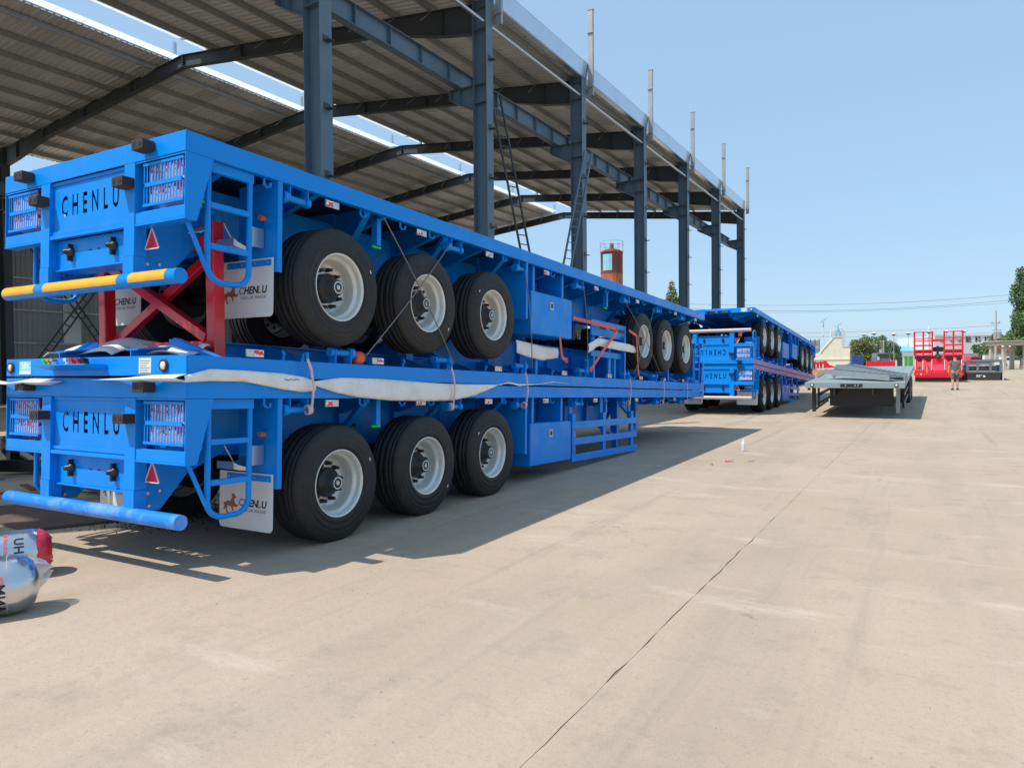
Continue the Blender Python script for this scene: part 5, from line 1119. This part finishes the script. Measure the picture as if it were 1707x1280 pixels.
for i in range(2):
    for j in range(2): b = MB(); b.box(-0.46 + i * 0.47, -0.02 + i * 0.47, 0, 0.04, 1.95 + j * 0.78, 2.68 + j * 0.78); b.build('panel', M['stone_grey'], T)
for x in (-0.49, -0.005, 0.475): b = MB(); b.box(x - 0.02, x + 0.02, -0.03, 0.08, 0, 3.6); b.build('post', M['black'], T)
GL_ = 'saucer shaped street lamps along the road'
for k, (x, y, z) in enumerate([(-6.86, 94.1, 5.13), (-5.83, 94.7, 5.26), (-3.83, 95.9, 5.17), (-2.38, 96.7, 5.23), (-0.26, 97.9, 5.34), (1.5, 98.9, 5.45), (3.19, 99.9, 5.4)]):
    g = gz(y); T = thing('saucer_lamp', ('saucer street lamp above the left side of the bushy tree', 'saucer street lamp at the right side of the bushy tree', 'saucer street lamp over the red side boards', 'saucer street lamp just left of the red lowbed trailer', 'saucer street lamp seen through the left raised red ramp', 'saucer street lamp seen through the right raised red ramp', 'saucer street lamp just right of the red lowbed trailer')[k], 'street lamp', (x, y, g), None, GL_)
    h = z - g; b = MB(); b.cyl((0, 0, 0), (0, 0, h - 0.2), 0.035, 8, 0.025); b.build('pole', M['pole_grey'], T)
    b = MB(); b.lathe([(0.0, h + 0.12), (0.12, h + 0.1), (0.30, h), (0.30, h - 0.03), (0.16, h - 0.10), (0.0, h - 0.2)], 18, 'z'); b.build('lamp_head', M['rubber'] if k % 2 else M['rust_dark'], T)
    b = MB(); b.lathe([(0.31, h + 0.01), (0.12, h + 0.13), (0.0, h + 0.15)], 18, 'z'); b.build('lamp_cover', M['label'], T)
# lettered white building
T = thing('white_factory', 'long white factory front with large dark lettering behind the red lowbed trailer', 'building', (4.9, 147.0, gz(147)), (0, 0, R(30)))
b = MB(); b.box(-5.2, 5.0, 0, 12, 0, 5.15); b.build('wall', M['white'], T)
b = MB(); b.box(-5.25, 5.05, -0.08, -0.005, 0.0, 2.1); b.build('plinth', M['stone_grey'], T)
b = MB(); b.box(-5.25, 5.05, -0.15, -0.005, 5.15, 5.32); b.build('parapet', M['white'], T)
b = MB(); b.box(1.45, 2.55, -0.05, -0.005, 2.15, 3.2); wn = b.build('window', M['window'], T)
b = MB(); b.box(1.98, 2.02, -0.07, -0.052, 2.15, 3.2); b.box(1.45, 2.55, -0.07, -0.052, 2.65, 2.69); b.build('window_bar', M['blue_box'], wn)
for k in range(10): b = MB(); b.box(-5.2, 5.0, -0.02, -0.003, 2.35 + k * 0.29, 2.36 + k * 0.29); b.build('wall_seam', M['stone_grey'], T)
for ch, x in (('新', -2.7), ('智', -1.0), ('能', 0.62), ('科', 2.25), ('技', 3.85)):
    if ch in '能科技': lettering('lettering', ch, 1.1, M['ink'], T, (x, -0.03, 4.4), bold=0.02)
for x in (-3.9, -2.2, -0.9):
    b = MB(); b.lathe([(0.0, 0.0), (0.4, 0.0), (0.4, -0.03), (0.0, -0.03)], 14, 'y'); b.build('round_sign', M['stone_grey'], T, (x, -0.02, 4.4))
b = MB(); b.prism([(-0.35, 0), (0.35, 0), (0.0, 2.6)], 'y', 0, 0.3); tag(b.build('spire', M['label'], None, (-0.3, 126.8, 4.9), (0, 0, R(30))), 'white pointed spire above the red lowbed trailer', 'spire')
b = MB(); b.cyl((0, 0, 0), (0, 0, 5.0), 0.12, 8); tag(b.build('spire_mast', M['label'], None, (-0.3, 127.1, gz(120)), None), 'white mast carrying the pointed spire', 'mast')
# gate, fence, pole, car
T = thing('gate_house', 'beige flat roofed entrance gate on square columns at the right edge', 'gate', (7.6, 91.9, gz(91)), (0, 0, R(30)))
b = MB(); b.box(-1.65, 3.2, -0.3, 2.4, 2.55, 2.95); b.build('gate_roof', M['gate_stone'], T, bevel=0.03)
b = MB(); b.box(-1.85, 3.4, -0.5, 2.6, 2.955, 3.05); b.build('gate_cornice', M['gate_stone'], T)
for x, y in ((-1.25, 0.0), (0.95, 0.0), (2.9, 0.0), (-1.25, 2.0), (0.95, 2.0)):
    b = MB(); b.box(x - 0.16, x + 0.16, y - 0.16, y + 0.16, 0.0, 2.549); b.box(x - 0.2, x + 0.2, y - 0.2, y + 0.2, 2.3, 2.4); b.build('gate_column', M['gate_stone'], T)
for x in (-1.6, -0.9): b = MB(); b.lathe([(0, -0.12), (0.11, -0.05), (0.12, 0.03), (0, 0.12)], 12, 'z'); b.build('globe_lamp', M['label'], T, (x, -0.34, 2.44))
T = thing('railing', 'ornate dark iron railing between the gate columns', 'railing', (8.0, 91.4, gz(91)), (0, 0, R(30)))
for k in range(12): b = MB(); b.cyl((0.0 + k * 0.11, 0, 0.0), (0.0 + k * 0.11, 0, 1.2), 0.014, 6); b.build('railing_bar', M['stone_grey'], T)
for z in (0.15, 0.65, 1.12): b = MB(); b.box(-0.02, 1.25, -0.02, 0.02, z, z + 0.04); b.build('railing_rail', M['stone_grey'], T)
for k in range(3): b = MB(); b.lathe([(0.14, -0.01), (0.17, -0.01), (0.17, 0.01), (0.14, 0.01), (0.14, -0.01)], 14, 'y'); b.build('railing_ring', M['stone_grey'], T, (0.2 + k * 0.4, 0, 0.9))
b = MB(); b.box(-3.5, 4, 0, 0.2, 0, 1.3); tag(b.build('boundary_wall', M['cream'], None, (10.5, 112.0, gz(112)), (0, 0, R(30))), 'low cream boundary wall seen through the gate', 'wall')
b = MB(); b.box(-3.5, 5, 0, 4, 0, 1.9); T = tag(b.build('shed_house', M['stone_grey'], None, (11.5, 118.0, gz(118)), (0, 0, R(30))), 'low grey house behind the boundary wall', 'building')
b = MB(); b.prism([(-0.3, 1.91), (2.0, 2.7), (4.3, 1.91)], 'x', -3.7, 5.2); b.build('roof', M['rust_dark'], T)
T = thing('white_car', 'white car parked behind the gate column', 'car', (8.15, 105.9, gz(106)), (0, 0, R(20)))
b = MB(); b.prism([(-1.0, 0.25), (-1.02, 0.65), (-0.75, 0.80), (-0.35, 1.22), (0.75, 1.25), (1.35, 0.85), (1.95, 0.75), (2.0, 0.28)], 'y', 0, 1.6); b.build('body', M['car_white'], T, bevel=0.06)
b = MB(); b.prism([(-0.55, 0.86), (-0.3, 1.17), (0.68, 1.19), (1.1, 0.87)], 'y', -0.012, -0.002); b.build('window', M['window'], T)
for x in (-0.55, 1.4): b = MB(); b.lathe([(0.05, -0.09), (0.18, -0.1), (0.29, -0.09), (0.31, 0.0), (0.29, 0.09)], 20, 'y'); wh = b.build('wheel', M['tyre'], T, (x, 0.08, 0.31)); e = MB(); e.lathe([(0.0, -0.105), (0.17, -0.102), (0.18, -0.098)], 14, 'y'); e.build('wheel_rim', M['galv'], wh)
T = thing('utility_pole', 'concrete utility pole with crossarm and transformer beside the white factory', 'pole', (7.22, 113.8, gz(114)))
b = MB(); b.cyl((0, 0, 0), (0, 0, 7.3), 0.16, 10, 0.1); b.build('pole_shaft', M['pole_grey'], T)
b = MB(); b.bar((-0.5, 0, 5.6), (0.5, 0, 5.6), 0.08, 0.1); b.bar((-0.4, 0, 4.7), (0.6, 0, 4.7), 0.08, 0.1); b.build('crossarm', M['stone_grey'], T)
b = MB(); b.cyl((0.35, 0, 3.6), (0.35, 0, 4.5), 0.28, 12); b.cyl((-0.05, 0, 3.5), (-0.05, 0, 4.4), 0.22, 12); b.build('transformer', M['stone_grey'], T)
for x in (-0.4, 0, 0.4): b = MB(); b.lathe([(0.03, 0), (0.05, 0.05), (0.03, 0.1), (0.05, 0.15), (0, 0.2)], 8, 'z'); b.build('insulator', M['rubber'], T, (x, 0, 5.65))
b = MB(); b.box(-0.35, 0.35, 0, 0.4, 0, 1.55); tag(b.build('utility_cabinet', M['white'], None, (5.35, 95.4, gz(95)), (0, 0, R(30))), 'white cabinet in front of the white factory plinth', 'cabinet')
T = thing('red_car', 'red car roof showing above the dark grey trailer', 'car', (4.7, 106.5, gz(106)), (0, 0, R(28)))
b = MB(); b.prism([(-0.75, 0.4), (-0.75, 0.95), (-0.5, 1.38), (0.5, 1.38), (0.75, 0.95), (0.75, 0.4)], 'y', 0, 3.4); b.build('body', Q, T, bevel=0.06)
b = MB(); b.prism([(-0.66, 0.97), (-0.46, 1.3), (0.46, 1.3), (0.66, 0.97)], 'y', -0.02, -0.002); b.build('rear_window', M['window'], T)
T = thing('notice_board', 'tall narrow pale notice board right of the bushy tree', 'notice board', (-5.9, 112.0, gz(112)), (0, 0, R(30)))
b = MB(); b.box(-0.2, 0.2, 0, 0.08, 0.8, 3.7); b.build('board_panel', M['stone_grey'], T)
b = MB(); b.box(-0.28, -0.21, 0, 0.1, 0, 3.75); b.box(0.21, 0.28, 0, 0.1, 0, 3.75); b.build('board_post', M['label'], T)
# rusty water tank far behind the shed
T = thing('rusty_tank', 'tall rust red cylindrical tank with a pale blue patch rising behind the trailers', 'tank', (-37.95, 93.5, gz(93)))
b = MB(); b.lathe([(1.5, 0), (1.5, 13.4)], 40, 'z'); b.build('lower_shell', M['rust'], T)
b = MB(); b.lathe([(1.505, 13.42), (1.505, 16.2), (1.55, 16.22), (1.55, 16.3), (1.2, 16.55), (0.4, 16.8), (0, 16.85)], 40, 'z'); b.build('upper_shell', M['rust_dark'], T)
b = MB(); b.lathe([(1.53, 13.36), (1.53, 13.44)], 40, 'z'); b.build('seam_ring', M['rust_dark'], T)
b = MB(); n = 14; a0, a1 = R(-118), R(-66); vs = []
for i in range(n):
    a = a0 + (a1 - a0) * i / (n - 1)
    for z in (13.7, 15.9): vs.append((1.52 * math.cos(a), 1.52 * math.sin(a), z))
b.add(vs, [(2 * i, 2 * i + 2, 2 * i + 3, 2 * i + 1) for i in range(n - 1)], True); b.build('pale_patch', M['pale_blue'], T)
b = MB(); b.lathe([(0.28, 16.7), (0.28, 17.5), (0, 17.6)], 14, 'z'); b.build('tank_hatch', M['rust_dark'], T)
for z in (17.2, 17.7): b = MB(); b.tube([(1.6 * math.cos(t), 1.6 * math.sin(t), z) for t in np.linspace(0, 6.283, 33)], 0.025, 5); b.build('guard_ring', M['stone_grey'], T)
for k in range(10): a = k * 0.628; b = MB(); b.cyl((1.6 * math.cos(a), 1.6 * math.sin(a), 16.2), (1.6 * math.cos(a), 1.6 * math.sin(a), 17.7), 0.02, 5); b.build('guard_post', M['stone_grey'], T)
# overhead wires
def wire_(a, b_, sag, r, lb):
    b = MB(); A_ = Vector(a); B_ = Vector(b_); pts = []
    for k in range(25):
        f = k / 24; p = A_.lerp(B_, f) - A_; p.z -= sag * 4 * f * (1 - f); pts.append(p)
    b.tube(pts, r, 5); tag(b.build('power_line', M['wire'], None, a), lb, 'cable', 'overhead power lines across the yard')
wire_((-48, 133, 14.0), (15, 171, 15.1), 1.3, 0.028, 'uppermost power line across the sky'); wire_((-48, 133, 13.2), (15, 171, 14.1), 1.5, 0.028, 'second power line across the sky')
wire_((-48, 133, 12.4), (15, 171, 13.6), 1.1, 0.022, 'third power line across the sky'); wire_((-30, 100, 6.5), (7.0, 113.8, 6.6), 0.5, 0.016, 'lower power line running to the utility pole'); wire_((-30, 101, 6.0), (7.3, 113.8, 5.7), 0.4, 0.014, 'lowest power line running to the utility pole')
